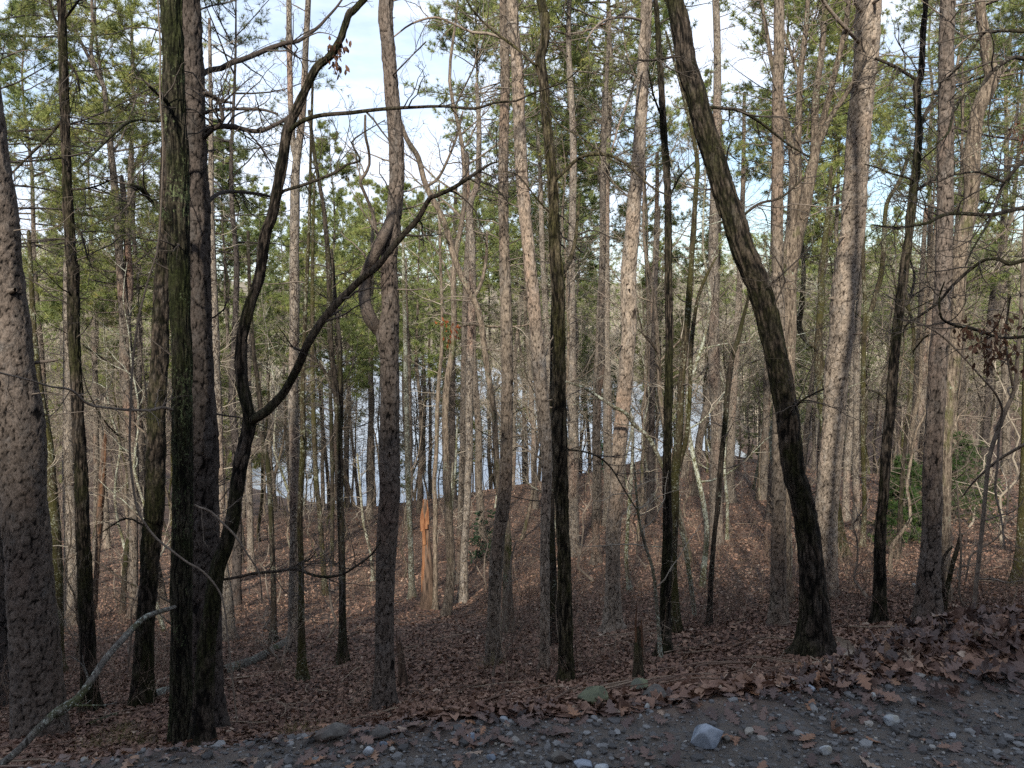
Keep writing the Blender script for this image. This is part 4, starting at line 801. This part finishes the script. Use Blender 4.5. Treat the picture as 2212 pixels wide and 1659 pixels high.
for bx_, Y_ in BASE: hero_xy.append(((bx_-W/2)/F*Y_, Y_))
occ = list(hero_xy)
def sample(n, y0, y1, mind, umax=.80, pw=1.0, keep=None):
    o = []; tries = 0
    while len(o) < n and tries < n*60:
        tries += 1; y = (y0**pw+(y1**pw-y0**pw)*rng.random())**(1/pw); x = rng.uniform(-umax, umax)*y
        if keep is not None and not keep(x, y): continue
        if zt(x, y) < LAKE+.3: continue
        if any((x-a)**2+(y-b)**2 < mind*mind for a, b in occ): continue
        o.append((x, y)); occ.append((x, y))
    return o
def gap(x, y):      # thinner growth where the lake shows through
    u = x/y; g = (-.33 < u < -.03)
    return (not g) or rng.random() < (.32 if y > 30 else .6)
def gap2(x, y):
    u = x/y; return (not (-.33 < u < .33)) or rng.random() < (.25 if -.26 < u < -.04 else .5)
BK = []
for (x, y) in sample(32, 20, 46, 1.5, keep=lambda x, y: gap(x, y) and (x/y < .1 or rng.random() < .75) and not (-.27 < x/y < -.04)):
    q = rng.choice([0, 1, 2, 4, 6], p=[.26, .24, .26, .12, .12]); BK.append(('pine_tree', place('pine_tree', PINES[q], x, y, rng.uniform(.85, 1.15), rng.uniform(0, 6.28), rng.normal(0, R(2), 2), 'pines standing back on the slope'), x, y, 'near', q))
for (x, y) in sample(84, 46, 105, 1.8, keep=gap2):
    q = rng.choice(7, p=[.14,.13,.12,.2,.08,.23,.1]); BK.append(('pine_tree', place('pine_tree', PINES[q], x, y, rng.uniform(.85, 1.2), rng.uniform(0, 6.28), rng.normal(0, R(2), 2), 'pines beyond the crest'), x, y, 'far', q))
for (x, y) in sample(60, 14, 42, .9, keep=gap):
    q = rng.choice(6, p=[.1,.22,.1,.28,.1,.2]); BK.append(('bare_tree', place('bare_tree', BARES[q], x, y, rng.uniform(.7, 1.1), rng.uniform(0, 6.28), rng.normal(0, R(4), 2), 'bare trees back on the slope'), x, y, 'near', q))
for (x, y) in sample(96, 40, 105, 1.3, keep=gap2):
    q = rng.integers(0, 6); BK.append(('bare_tree', place('bare_tree', FARB[q], x, y, rng.uniform(.8, 1.25), rng.uniform(0, 6.28), rng.normal(0, R(4), 2), 'bare trees beyond the crest'), x, y, 'far', q))
for (x, y) in sample(72, 40, 84, .8, keep=lambda x, y: -.35 < x/y < .36):
    q = rng.integers(0, 6); BK.append(('bare_tree', place('bare_tree', FARB[q], x, y, rng.uniform(.6, 1.05), rng.uniform(0, 6.28), rng.normal(0, R(4), 2), 'bare trees beyond the crest'), x, y, 'far', q))
for (x, y) in sample(24, 48, 84, 1., keep=lambda x, y: -.30 < x/y < .34):
    q = rng.choice([0, 1, 3, 4, 5]); BK.append(('pine_tree', place('pine_tree', PINES[q], x, y, rng.uniform(.5, .72), rng.uniform(0, 6.28), rng.normal(0, R(2), 2), 'pines beyond the crest'), x, y, 'far', q))
for (x, y) in sample(80, 11, 44, .6, pw=1.0, umax=.72, keep=lambda x, y: not (abs(x/y+.103) < .03 and y < 20)):
    q = rng.integers(0, 4); BK.append(('sapling', place('sapling', SAPS[q], x, y, rng.uniform(.6, 1.1), rng.uniform(0, 6.28), rng.normal(0, R(7), 2), 'bare saplings on the leafy slope'), x, y, 'near', q))
for i, (px, Y, yt) in enumerate([(585, 62, 470), (640, 55, 500), (690, 70, 440), (745, 58, 430), (790, 74, 455), (835, 60, 420), (880, 66, 400), (925, 54, 440), (960, 72, 410), (1010, 58, 380), (1060, 68, 440), (1110, 60, 400), (1160, 75, 430), (1230, 62, 380), (1280, 70, 420), (560, 74, 420), (905, 78, 520), (770, 64, 540), (1000, 64, 530), (1135, 66, 540)]):
    x = (px-W/2)/F*Y; z = float(zt(x, Y)); hh = (680-yt)/F*Y-z; q = [0, 4, 2, 6, 4][i % 5]
    BK.append(('pine_tree', place('pine_tree', PINES[q], x, Y, hh/PINES[q][2], rng.uniform(0, 6.28), rng.normal(0, R(2), 2), 'pines beyond the crest'), x, Y, 'far', q))
LAND = [(40, 'the thickest pine'), (195, 'the straight dark mossy trunk'), (420, 'the paired near trunks'), (520, 'the slender forking tree'), (637, 'the twin topped pine'), (737, 'the slim flared black trunk'), (840, 'the looped pine'), (927, 'the orange snag'), (1008, 'the bright tan pine'), (1095, 'the rugged grey pine'), (1212, 'the wavy dark hardwood'), (1336, 'the pinkish straight pine'), (1442, 'the mossy trio'), (1550, 'the thin crooked stem'), (1690, 'the leaning trunk middle'), (1795, 'the broad straight pine'), (1912, 'the crooked black hardwood'), (2020, 'the leaf pile pine')]
ORD = ['first', 'second', 'third', 'fourth', 'fifth', 'sixth', 'seventh', 'eighth', 'ninth', 'tenth', 'eleventh', 'twelfth', 'thirteenth', 'fourteenth', 'fifteenth', 'sixteenth']
ORD += ['seventeenth', 'eighteenth', 'nineteenth', 'twentieth']+[f'twenty {q}' for q in ORD[:9]]+['thirtieth']+[f'thirty {q}' for q in ORD[:9]]
LOOK = {('pine_tree', 'near'): 'green topped pine on the near slope', ('pine_tree', 'far'): 'small green pine past the slope crest', ('bare_tree', 'near'): 'leafless tree on the near slope', ('bare_tree', 'far'): 'small leafless tree past the crest', ('sapling', 'near'): 'thin bare sapling in the leaves'}
buck = {}
for kd, e, x, y, nf, q in BK:
    px = W/2+F*x/y; c = [k_ for k_ in LAND if k_[0] <= px]; nm = c[-1][1] if c else None
    buck.setdefault((kd, nf, nm), []).append((px, e))
for (kd, nf, nm), L in buck.items():
    L.sort(key=lambda q: q[0]); lk = LOOK[(kd, nf)]
    for i, (px, e) in enumerate(L):
        if nm: e['label'] = f'{lk}, {ORD[min(i, 38)]} right of {nm}' if not (i == len(L)-1 and False) else ''
        else: e['label'] = f'{lk}, {ORD[min(i, 38)]} from the left edge'
# pine boughs that hang into the frame on nearer pines
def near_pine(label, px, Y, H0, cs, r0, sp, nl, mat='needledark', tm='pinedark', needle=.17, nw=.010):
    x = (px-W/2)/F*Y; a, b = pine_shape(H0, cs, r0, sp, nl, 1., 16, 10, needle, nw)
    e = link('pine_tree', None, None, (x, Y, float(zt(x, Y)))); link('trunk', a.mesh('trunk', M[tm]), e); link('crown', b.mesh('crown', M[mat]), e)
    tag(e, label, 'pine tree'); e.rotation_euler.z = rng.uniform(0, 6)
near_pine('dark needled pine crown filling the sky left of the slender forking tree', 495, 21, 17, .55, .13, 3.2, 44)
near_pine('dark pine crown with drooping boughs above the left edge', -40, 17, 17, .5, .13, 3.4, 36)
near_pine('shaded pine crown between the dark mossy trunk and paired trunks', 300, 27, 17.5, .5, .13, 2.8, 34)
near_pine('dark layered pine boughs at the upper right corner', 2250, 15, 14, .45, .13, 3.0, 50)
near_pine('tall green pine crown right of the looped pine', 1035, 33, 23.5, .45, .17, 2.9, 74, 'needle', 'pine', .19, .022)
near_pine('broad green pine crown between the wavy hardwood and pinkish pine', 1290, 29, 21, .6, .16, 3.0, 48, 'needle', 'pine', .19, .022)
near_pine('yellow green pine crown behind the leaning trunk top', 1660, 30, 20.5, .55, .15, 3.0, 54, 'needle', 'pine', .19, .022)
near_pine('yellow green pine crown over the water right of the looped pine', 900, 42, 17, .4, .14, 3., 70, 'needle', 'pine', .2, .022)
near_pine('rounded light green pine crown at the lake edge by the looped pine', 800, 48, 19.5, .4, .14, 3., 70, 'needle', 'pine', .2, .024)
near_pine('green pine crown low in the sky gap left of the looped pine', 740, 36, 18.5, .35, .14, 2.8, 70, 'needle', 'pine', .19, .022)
# young evergreens
def small_evergreen(kind, label, px, py, w_px, h_px, mat, cat, n=900, flat=.45, Y=None, leaf=False):
    p = hit(px, py) if Y is None else ray(px, py)*Y
    Y = p[1]; g = float(zt(p[0], Y)); s = (p@FWD)/F; hh = h_px*s; ww = w_px*s/2; base = np.array([p[0], Y, g])
    e = thing(kind, label, cat, base); tr = MB(); z = np.linspace(-.2, hh, 8)
    shaft(tr, np.stack([0*z, 0*z, z, .035*(1-.9*np.clip(z/hh, 0, 1))], 1), 8, None, .1, 0, .2)
    nb = 34 if leaf else 90; t = rng.uniform(.05, .97, nb); az = rng.uniform(0, 6.28, nb); S = np.stack([0*t, 0*t, t*hh], 1)
    L = ww*(1-t*.75)*rng.uniform(.6, 1.15, nb); D = np.stack([np.cos(az), np.sin(az), rng.normal(.15, .15, nb)], 1)
    P1, R1 = grow(S, D, L, np.full(nb, .008), 6, .08, .01, .3); tubes(tr, P1, R1, 3)
    S, D, L2, r2 = spawn(P1, R1, 8, .2, 1., 50, .5, .5, L, .5); P2, R2 = grow(S, D, L2, np.minimum(r2, .004), 4, .15, .0, .5); tubes(tr, P2, R2, 3)
    link('trunk', tr.mesh('trunk', M['twigdark']), e); c = MB()
    for j in range(1, 4): needle_tufts(c, P2[:, j], P2[:, j]-P2[:, j-1], 6 if leaf else 12, .055 if leaf else .09, .03 if leaf else .012, .9)
    link('crown', c.mesh('crown', M[mat]), e)
small_evergreen('cedar_sapling', 'young soft green cedar behind the leaf pile pine', 2060, 1130, 230, 200, 'cedar', 'evergreen')
small_evergreen('cedar_sapling', 'dim green cedar left of the leaf pile pine', 1950, 1175, 150, 190, 'cedar', 'evergreen')
small_evergreen('holly_shrub', 'dark green broadleaf shrub on the slope left of the rugged grey pine', 1050, 1215, 120, 120, 'holly', 'shrub', leaf=True)
small_evergreen('cedar_sapling', 'small dark evergreen at the water line behind the lichen stem', 936, 1062, 55, 120, 'cedar', 'evergreen')
small_evergreen('cedar_sapling', 'small dark evergreen before the water behind the bright pine', 972, 1075, 50, 150, 'cedar', 'evergreen')
small_evergreen('holly_shrub', 'leafy green bush between the wavy hardwood and pinkish pine', 1298, 1035, 44, 100, 'holly', 'shrub', leaf=True)
# hanging dead leaves
def leaf_spray(name, label, pts, Y, mat, n, spread, size):
    mb = MB(); P0 = ray(*pts[0])*Y
    for (x, y) in pts:
        c = ray(x, y)*Y; m = n; C = c+rng.normal(0, 1, (m, 3))*np.array([spread, spread, spread*.8])*(c@FWD)/F
        d = nrm(rng.normal(0, .5, (m, 3))+np.array([0, 0, -.9])); s = nrm(np.cross(d, rng.standard_normal((m, 3)))); nn = np.cross(d, s)
        L = size*rng.uniform(.7, 1.2, (m, 1)); V = []
        for tt, wd, cu in [(0, 0, 0), (.3, .16, .05), (.3, -.16, .05), (.65, .22, 0), (.65, -.22, 0), (1, 0, -.12)]:
            V.append(C+d*L*tt+s*L*wd+nn*L*cu)
        V = np.stack(V, 1); b = np.arange(m)[:, None]*6
        f = np.concatenate([b+np.array([0, 2, 1]), b+np.array([1, 2, 4]), b+np.array([1, 4, 3]), b+np.array([3, 4, 5])])
        mb.add(V.reshape(-1, 3), f, np.repeat(rng.random(m), 6))
    return tag(link(name, mb.mesh(name, M[mat], smooth=False, origin=P0), None, P0), label, 'leaves', kind='stuff')
leaf_spray('dead_leaf_cluster', 'clusters of dead brown leaves hanging from the right hand boughs', [(2150, 700), (2160, 740), (2135, 760), (2110, 735), (2178, 770), (2200, 690), (2100, 715), (2145, 780)], 5.6, 'brownleaf', 26, 17, .052)
leaf_spray('dead_leaf_cluster', 'few red orange leaves hanging on the thin pale stem', [(955, 692), (968, 702), (980, 712), (966, 726)], 16., 'redleaf', 8, 8, .11)
leaf_spray('dead_leaf_cluster', 'rusty leaves hanging at the upper right edge', [(2206, 262), (2198, 280), (2212, 300)], 6.5, 'brownleaf', 12, 9, .05)
leaf_spray('dead_leaf_cluster', 'dark clump of caught leaves on the slender tree top', [(728, 140), (722, 120), (735, 95), (715, 100)], 6.5, 'brownleaf', 20, 10, .06)
# ------------------------------------------------------------------ far wood across the water
def far_wood():
    g = MB(); b = MB(); n = 0
    while n < 3400:
        y = 108+(rng.random()**1.2)*430; x = rng.uniform(-.85, .85)*y; z = float(zt(x, y))
        if z < LAKE+.4: continue
        n += 1; hh = rng.uniform(9, 17)
        k = max(3, int(7-y/90))
        if rng.random() < .42:
            m = int(np.clip(9000/y, 22, 80)); t = rng.random(m); rad = (1-t*.8)*hh*.17
            az = rng.uniform(0, 6.28, m); C = np.stack([x+np.cos(az)*rad*rng.random(m)**.5, y+np.sin(az)*rad*rng.random(m)**.5, z+hh*(.35+.62*t)], 1)
            s_ = .30+y/600
            needle_tufts(g, C, np.stack([np.cos(az), np.sin(az), 0*az+.4], 1), 5, s_*1.3, s_*.30, .7)
            P = np.array([[[x, y, z-.5], [x, y, z+hh*.9]]]); tubes(b, P, np.array([[.14, .04]]), 3, np.array([.5]))
        else:
            P = np.array([[[x, y, z-.5], [x+rng.normal(0, .4), y, z+hh*.9]]]); tubes(b, P, np.array([[.11, .03]]), 3, np.array([.8]))
            m = int(np.clip(6000/y, 14, 46)); t = rng.uniform(.25, .9, m); az = rng.uniform(0, 6.28, m)
            S = np.stack([x+0*t, y+0*t, z+hh*t], 1); D = np.stack([np.cos(az)*.7, np.sin(az)*.7, .9+0*t], 1)
            P, Rr = grow(S, D, hh*.3*(1.2-t), np.full(m, .02+y/7000), 3, .15, 0, .5); tubes(b, P, Rr, 3, rng.random(m))
    tag(link('far_pine_wood', g.mesh('far_pine_wood', M['needle'])), 'pale green pine wood on the far bank of the lake', 'woodland', kind='stuff')
    tag(link('far_bare_wood', b.mesh('far_bare_wood', M['farbark'])), 'tan leafless wood on the far bank of the lake', 'woodland', kind='stuff')
M['farbark'] = mat_attr('far_bark', [(0, (.26, .215, .16)), (.5, (.36, .31, .24)), (1, (.46, .42, .34))], .9)
far_wood()
# ------------------------------------------------------------------ leaf litter and brush
def leafmesh(mb, C, size, rows, curl, nup=.45, var=None):
    """rows: (t, halfwidth left, halfwidth right) stations"""
    m = len(C); e = 1.; X, Y = C[:, 0], C[:, 1]; h = .05
    nx_ = (zt(X-h, Y)-zt(X+h, Y))/(2*h); ny_ = (zt(X, Y-h)-zt(X, Y+h))/(2*h)
    N_ = nrm(np.stack([nx_, ny_, np.ones(m)], 1)+nup*rng.standard_normal((m, 3))); d = nrm(np.cross(N_, rng.standard_normal((m, 3)))); s = np.cross(N_, d)
    L = size[:, None]; V = []; cu = rng.normal(0, curl, (m, 1)); cw = rng.normal(.0, curl*1.6, (m, 1)); tw_ = rng.normal(0, curl, (m, 1))
    for t, wl, wr in rows:
        base = C+d*L*(t-.5)+N_*L*cu*(4*(t-.5)**2)
        for wd in (-wl, 0, wr): V.append(base+s*L*wd+N_*L*(cw*wd*wd*4+tw_*wd*(t-.5)*2))
    V = np.stack(V, 1); nr = len(rows); b = np.arange(m)[:, None]*nr*3; F_ = []
    for i in range(nr-1):
        for j in (0, 1): F_.append(b+np.array([3*i+j, 3*i+j+1, 3*i+3+j+1, 3*i+3+j]))
    v = (np.clip(rng.normal(.5, .23, m), 0, 1) if var is None else var)
    mb.add(V.reshape(-1, 3), np.concatenate(F_), np.repeat(v, nr*3))
simple = [(0, .02, .02), (.4, .30, .26), (.75, .22, .27), (1, .02, .02)]
oak = [(0, .01, .01), (.1, .03, .03), (.18, .17, .13), (.26, .08, .06), (.38, .30, .24), (.47, .10, .12), (.6, .33, .36), (.69, .12, .11), (.8, .24, .22), (.87, .10, .12), (.94, .12, .10), (1, .01, .01)]
def litter():
    mb = MB(); n = 210000; Y = np.exp(rng.uniform(math.log(3.1), math.log(48), n)); X = rng.uniform(-.78, .78, n)*np.maximum(Y, 4)
    k = Y > edge_y(X)+.05; X, Y = X[k], Y[k]; Z = zt(X, Y)+rng.uniform(0, .03, len(X))
    pat = fbm(X*.7, Y*.7, 3, 50)
    v = np.clip(rng.normal(.48, .2, len(X))+pat*.5, 0, 1)
    size = rng.uniform(.04, .09, len(X))*(1+np.clip(Y-14, 0, 30)*.018)
    leafmesh(mb, np.stack([X, Y, Z], 1), size, simple, .16, .42, v)
    tag(link('leaf_litter', mb.mesh('leaf_litter', M['litter'], smooth=False)), 'brown fallen leaves carpeting the slope', 'fallen leaves', kind='stuff')
litter()
def nearleaves():
    mb = MB(); n = 900     # strewn along the road edge
    X = -1.6+5.2*rng.random(n)**.8; Y = edge_y(X)+rng.normal(.02, .10, n)+np.where(X > 0, abs(rng.normal(0, .15, n)), 0); Z = zt(X, Y)+rng.uniform(.0, .03, n)
    leafmesh(mb, np.stack([X, Y, Z], 1), rng.uniform(.045, .10, n)*np.where(X < 0, .75, 1), oak, .14, .20)
    n = 620; X = rng.uniform(-2.0, 3.4, n); Y = rng.uniform(2.4, 3.5, n); Z = zt(X, Y)+.008
    leafmesh(mb, np.stack([X, Y, Z], 1), rng.uniform(.04, .10, n), oak, .14, .12)
    tag(link('scattered_oak_leaves', mb.mesh('scattered_oak_leaves', M['oakleaf'], smooth=False)), 'lobed brown oak leaves strewn along the gravel edge', 'fallen leaves', kind='stuff')
    mb = MB(); n = 1700; X = 1.15+2.5*rng.random(n)**.9; Y = 3.50+.06*np.clip(X, 0, 4)+rng.normal(0, .17, n); Z = zt(X, Y)+rng.uniform(.0, .055, n)
    leafmesh(mb, np.stack([X, Y, Z], 1), rng.uniform(.06, .135, n), oak, .30, .55)
    tag(link('oak_leaf_pile', mb.mesh('oak_leaf_pile', M['oakleaf'], smooth=False)), 'heaped curled oak leaves on the low bank beside the gravel', 'fallen leaves', kind='stuff')
nearleaves()
def sticks():
    mb = MB(); n = 700; Y = np.exp(rng.uniform(math.log(4.5), math.log(40), n)); X = rng.uniform(-.74, .74, n)*Y; L = rng.uniform(.15, .9, n)
    az = rng.uniform(0, 6.28, n); m = 7; t = np.linspace(-.5, .5, m); bend = rng.normal(0, .12, n)[:, None]*(t**2)[None]
    px = X[:, None]+np.cos(az)[:, None]*t*L[:, None]-np.sin(az)[:, None]*bend; py = Y[:, None]+np.sin(az)[:, None]*t*L[:, None]+np.cos(az)[:, None]*bend
    P = np.stack([px, py, zt(px, py)+.03+rng.uniform(0, .05, (n, 1))], -1); tubes(mb, P, np.repeat(rng.uniform(.003, .010, n)[:, None], m, 1), 5, rng.random(n))
    tag(link('fallen_twigs', mb.mesh('fallen_twigs', M['brush'])), 'fallen sticks and twigs lying in the brown leaves', 'fallen twigs', kind='stuff')
sticks()
def brush():
    mb = MB(); n = 4600; Y = np.exp(rng.uniform(math.log(7.5), math.log(64), n)); X = rng.uniform(-.76, .76, n)*Y
    k = (fbm(X*.28, Y*.28, 3, 60) > -.02) & ~((abs(X/Y+.103) < .06) & (Y < 24)); X, Y = X[k], Y[k]; m = len(X)
    S = np.stack([X, Y, zt(X, Y)-.03], 1); D = rng.normal(0, .35, (m, 3)); D[:, 2] = 1; L = rng.uniform(.25, 1.1, m)
    P, Rr = grow(S, D, L, rng.uniform(.0022, .0045, m)*(1+Y/40), 6, .12, .0, .4); a = rng.random(m); tubes(mb, P, Rr, 3, a)
    S, D, L2, r2 = spawn(P, Rr, 4, .3, 1., 38, .6, .7, L); P2, R2 = grow(S, D, L2, r2, 4, .16, .02, .4); tubes(mb, P2, R2, 3, np.repeat(a, 4))
    S, D, L3, r3 = spawn(P2, R2, 2, .2, 1., 38, .6, .8, L2); P3, R3 = grow(S, D, L3, r3, 3, .16, .02, .5); tubes(mb, P3, R3, 3, np.repeat(a, 8))
    tag(link('undergrowth', mb.mesh('undergrowth', M['brush'])), 'fine bare reddish brush and twigs over the leafy slope', 'undergrowth', kind='stuff')
    mb = MB()
    for px, py in [(255, 1605), (270, 1585), (690, 1605), (300, 1615), (205, 1620), (640, 1590), (1065, 1440)]:
        p = hit(px, py); m = 60; S = p+rng.normal(0, .08, (m, 3))*np.array([1, 1, 0]); S[:, 2] = zt(S[:, 0], S[:, 1])
        D = rng.normal(0, .5, (m, 3)); D[:, 2] = 1; P, Rr = grow(S, D, rng.uniform(.08, .22, m), np.full(m, .0016), 6, .1, -.12, .3); tubes(mb, P, Rr, 3, rng.random(m))
    tag(link('dry_grass', mb.mesh('dry_grass', M['grass'])), 'small tufts of dry yellow green grass in the leaves', 'grass', kind='stuff')
brush()
# ------------------------------------------------------------------ stones
import bmesh
def ico(sub):
    bm = bmesh.new(); bmesh.ops.create_icosphere(bm, subdivisions=sub, radius=1); V = np.array([v.co[:] for v in bm.verts]); Fc = np.array([[v.index for v in f.verts] for f in bm.faces]); bm.free(); return V, Fc
V1, F1 = ico(1); V2, F2 = ico(2); V4, F4 = ico(4)
def gravel():
    mb = MB(); n = 60000; X = rng.uniform(-3.4, 4.2, n); Y = rng.uniform(2.15, 3.9, n); k = (Y < edge_y(X)+.28) & ((rng.random(n) < .35+1.3*np.clip(fbm(X*2.2, Y*2.2, 2, 90)+.25, 0, 1)))
    bl = np.exp(-((Y-3.52-.06*np.clip(X,0,4))/.24)**2)*(X > 1.0); k &= rng.random(n) > bl*.9
    X, Y = X[k], Y[k]; m = len(X); s = np.exp(rng.normal(math.log(.0042), .62, m)); s = np.clip(s, .002, .026)
    big = rng.random(m) < .022; s = np.where(big, rng.uniform(.011, .026, m), s)
    v = np.clip(rng.beta(1.4, 2.6, m), 0, 1)
    sc3 = s[:, None]*rng.uniform(.6, 1.25, (m, 3)); sc3[:, 2] *= .7; az = rng.uniform(0, 6.28, m)
    U = V2[None]*(1+.0*V2[None]); pert = 1+.16*rng.standard_normal((m, len(V1), 1)); U = V1[None]*pert*sc3[:, None]
    c, s_ = np.cos(az)[:, None], np.sin(az)[:, None]; Q = U.copy(); Q[..., 0] = U[..., 0]*c-U[..., 1]*s_; Q[..., 1] = U[..., 0]*s_+U[..., 1]*c
    Q += np.stack([X, Y, zt(X, Y)+s*np.where(big, .05, .25)], 1)[:, None]
    f = (F1[None]+(np.arange(m)*len(V1))[:, None, None]).reshape(-1, 3); mb.add(Q.reshape(-1, 3), f, np.repeat(v, len(V1)))
    tag(link('gravel', mb.mesh('gravel', M['pebble'], smooth=False)), 'loose grey gravel on the muddy road edge', 'gravel', kind='stuff')
gravel()
def stone(label, px, py, w_, h_, mat, depth=.8, sink=.3, cuts=9, cat='stone', name='stone', rot=0, y0=2.4):
    p = hit(px, py+h_*.5-1, y0); s = (p@FWD)/F; a, c = w_*s/2, h_*s/2; b = a*depth
    r2 = np.random.default_rng(int(px*7+py)); V = V4.copy()
    for _ in range(cuts+4):
        n = nrm(r2.standard_normal(3)); d = r2.uniform(.55, .86); q = V@n; ov = np.clip(q-d, 0, None); V = V-ov[:, None]*n*.93
    V *= (1+.05*fbm(V[:, 0]*3+px, V[:, 1]*3+V[:, 2]*2.1, 4, 9))[:, None]
    V /= np.abs(V).max(0); V = V*np.array([a, b, c*1.15])
    ca, sa = math.cos(rot), math.sin(rot); V = np.stack([V[:, 0]*ca-V[:, 2]*sa, V[:, 1], V[:, 0]*sa+V[:, 2]*ca], 1)
    base = np.array([p[0], p[1]+b*.5, float(zt(p[0], p[1]+b*.5))]); V[:, 2] += c*(1-sink)
    mb = MB(); mb.add(V, F4); tag(link(name, mb.mesh(name, M[mat], smooth=True), None, base), label, cat, 'stones along the gravel edge')
stone('large white and blue angular stone alone on the gravel', 1529, 1596, 76, 46, 'bluestone', .7, .1)
stone('small white angular stone below the leaf pile', 1927, 1558, 36, 26, 'whitestone', .8, .15)
stone('squarish pale stone upright left of the leaf pile', 1713, 1478, 13, 20, 'whitestone', .9, .1)
stone('rounded pale stone left of the leaf pile', 1745, 1489, 34, 17, 'bluestone', .8, .3)
stone('mossy yellow boulder at the foot of the split stump', 1384, 1484, 46, 36, 'mossstone', .9, .3)
stone('long grey boulder half buried at the gravel edge right of the mossy boulder', 1415, 1499, 66, 34, 'brownstone', .8, .35)
stone('broad flat mossy boulder right of the wavy hardwood foot', 1285, 1508, 86, 40, 'mossstone', .8, .4)
stone('round blue grey cobble on the gravel left of centre', 1018, 1597, 26, 22, 'bluestone', .9, .25)
stone('white pebble sized stone with blue tint by the flat slab', 796, 1630, 26, 20, 'whitestone', .8, .2)
stone('grey cobble right of the flat slab', 826, 1613, 22, 14, 'bluestone', .8, .2)
stone('pale cobble near the leaves beyond the round blue cobble', 1090, 1556, 22, 13, 'whitestone', .8, .25)
stone('tan slate piece with bluish face low on the gravel', 1213, 1640, 50, 28, 'brownstone', .6, .1, rot=-.2)
stone('flat blue stone cut by the lower edge, left one', 1262, 1660, 46, 16, 'bluestone', .7, .2)
stone('flat pale stone cut by the lower edge, right one', 1302, 1662, 36, 12, 'whitestone', .7, .2)
stone('long grey slab tilted on the leaves at the gravel edge', 710, 1596, 100, 26, 'brownstone', .35, .0, 14, name='stone_slab', rot=.42)
stone('low brown slate plate right of the long tilted slab', 815, 1590, 56, 22, 'brownstone', .6, .2, 12, rot=.1)
stone('pinkish stone on the gravel in front of the wavy hardwood', 1340, 1638, 26, 10, 'brownstone', .8, .2)
stone('white sliver stone at the lower right gravel', 1784, 1625, 28, 18, 'whitestone', .6, .1, rot=.3)
stone('oval white pebble right of the blue shard', 2060, 1591, 17, 10, 'whitestone', .8, .2)
stone('light stone wedged in the leaf heap front', 1887, 1508, 14, 18, 'whitestone', .8, .2)
stone('blue pebble by a twig left of the large white stone', 1370, 1528, 14, 14, 'bluestone', .8, .1)
stone('pale pebble pair standing at the leaf edge below the boulders', 1398, 1530, 13, 16, 'whitestone', .8, .1)
stone('pale stone on the gravel right of the large white stone', 1570, 1602, 18, 16, 'brownstone', .8, .2)
stone('small bluish cobble near the round blue grey cobble', 1060, 1642, 22, 14, 'bluestone', .8, .2)
stone('white chip half lit on the leaves far on the slope', 1974, 1266, 10, 9, 'whitestone', .8, .1)
stone('pale chip on the sunlit leaves left of the orange snag', 916, 1325, 9, 5, 'whitestone', .8, .1) if False else None
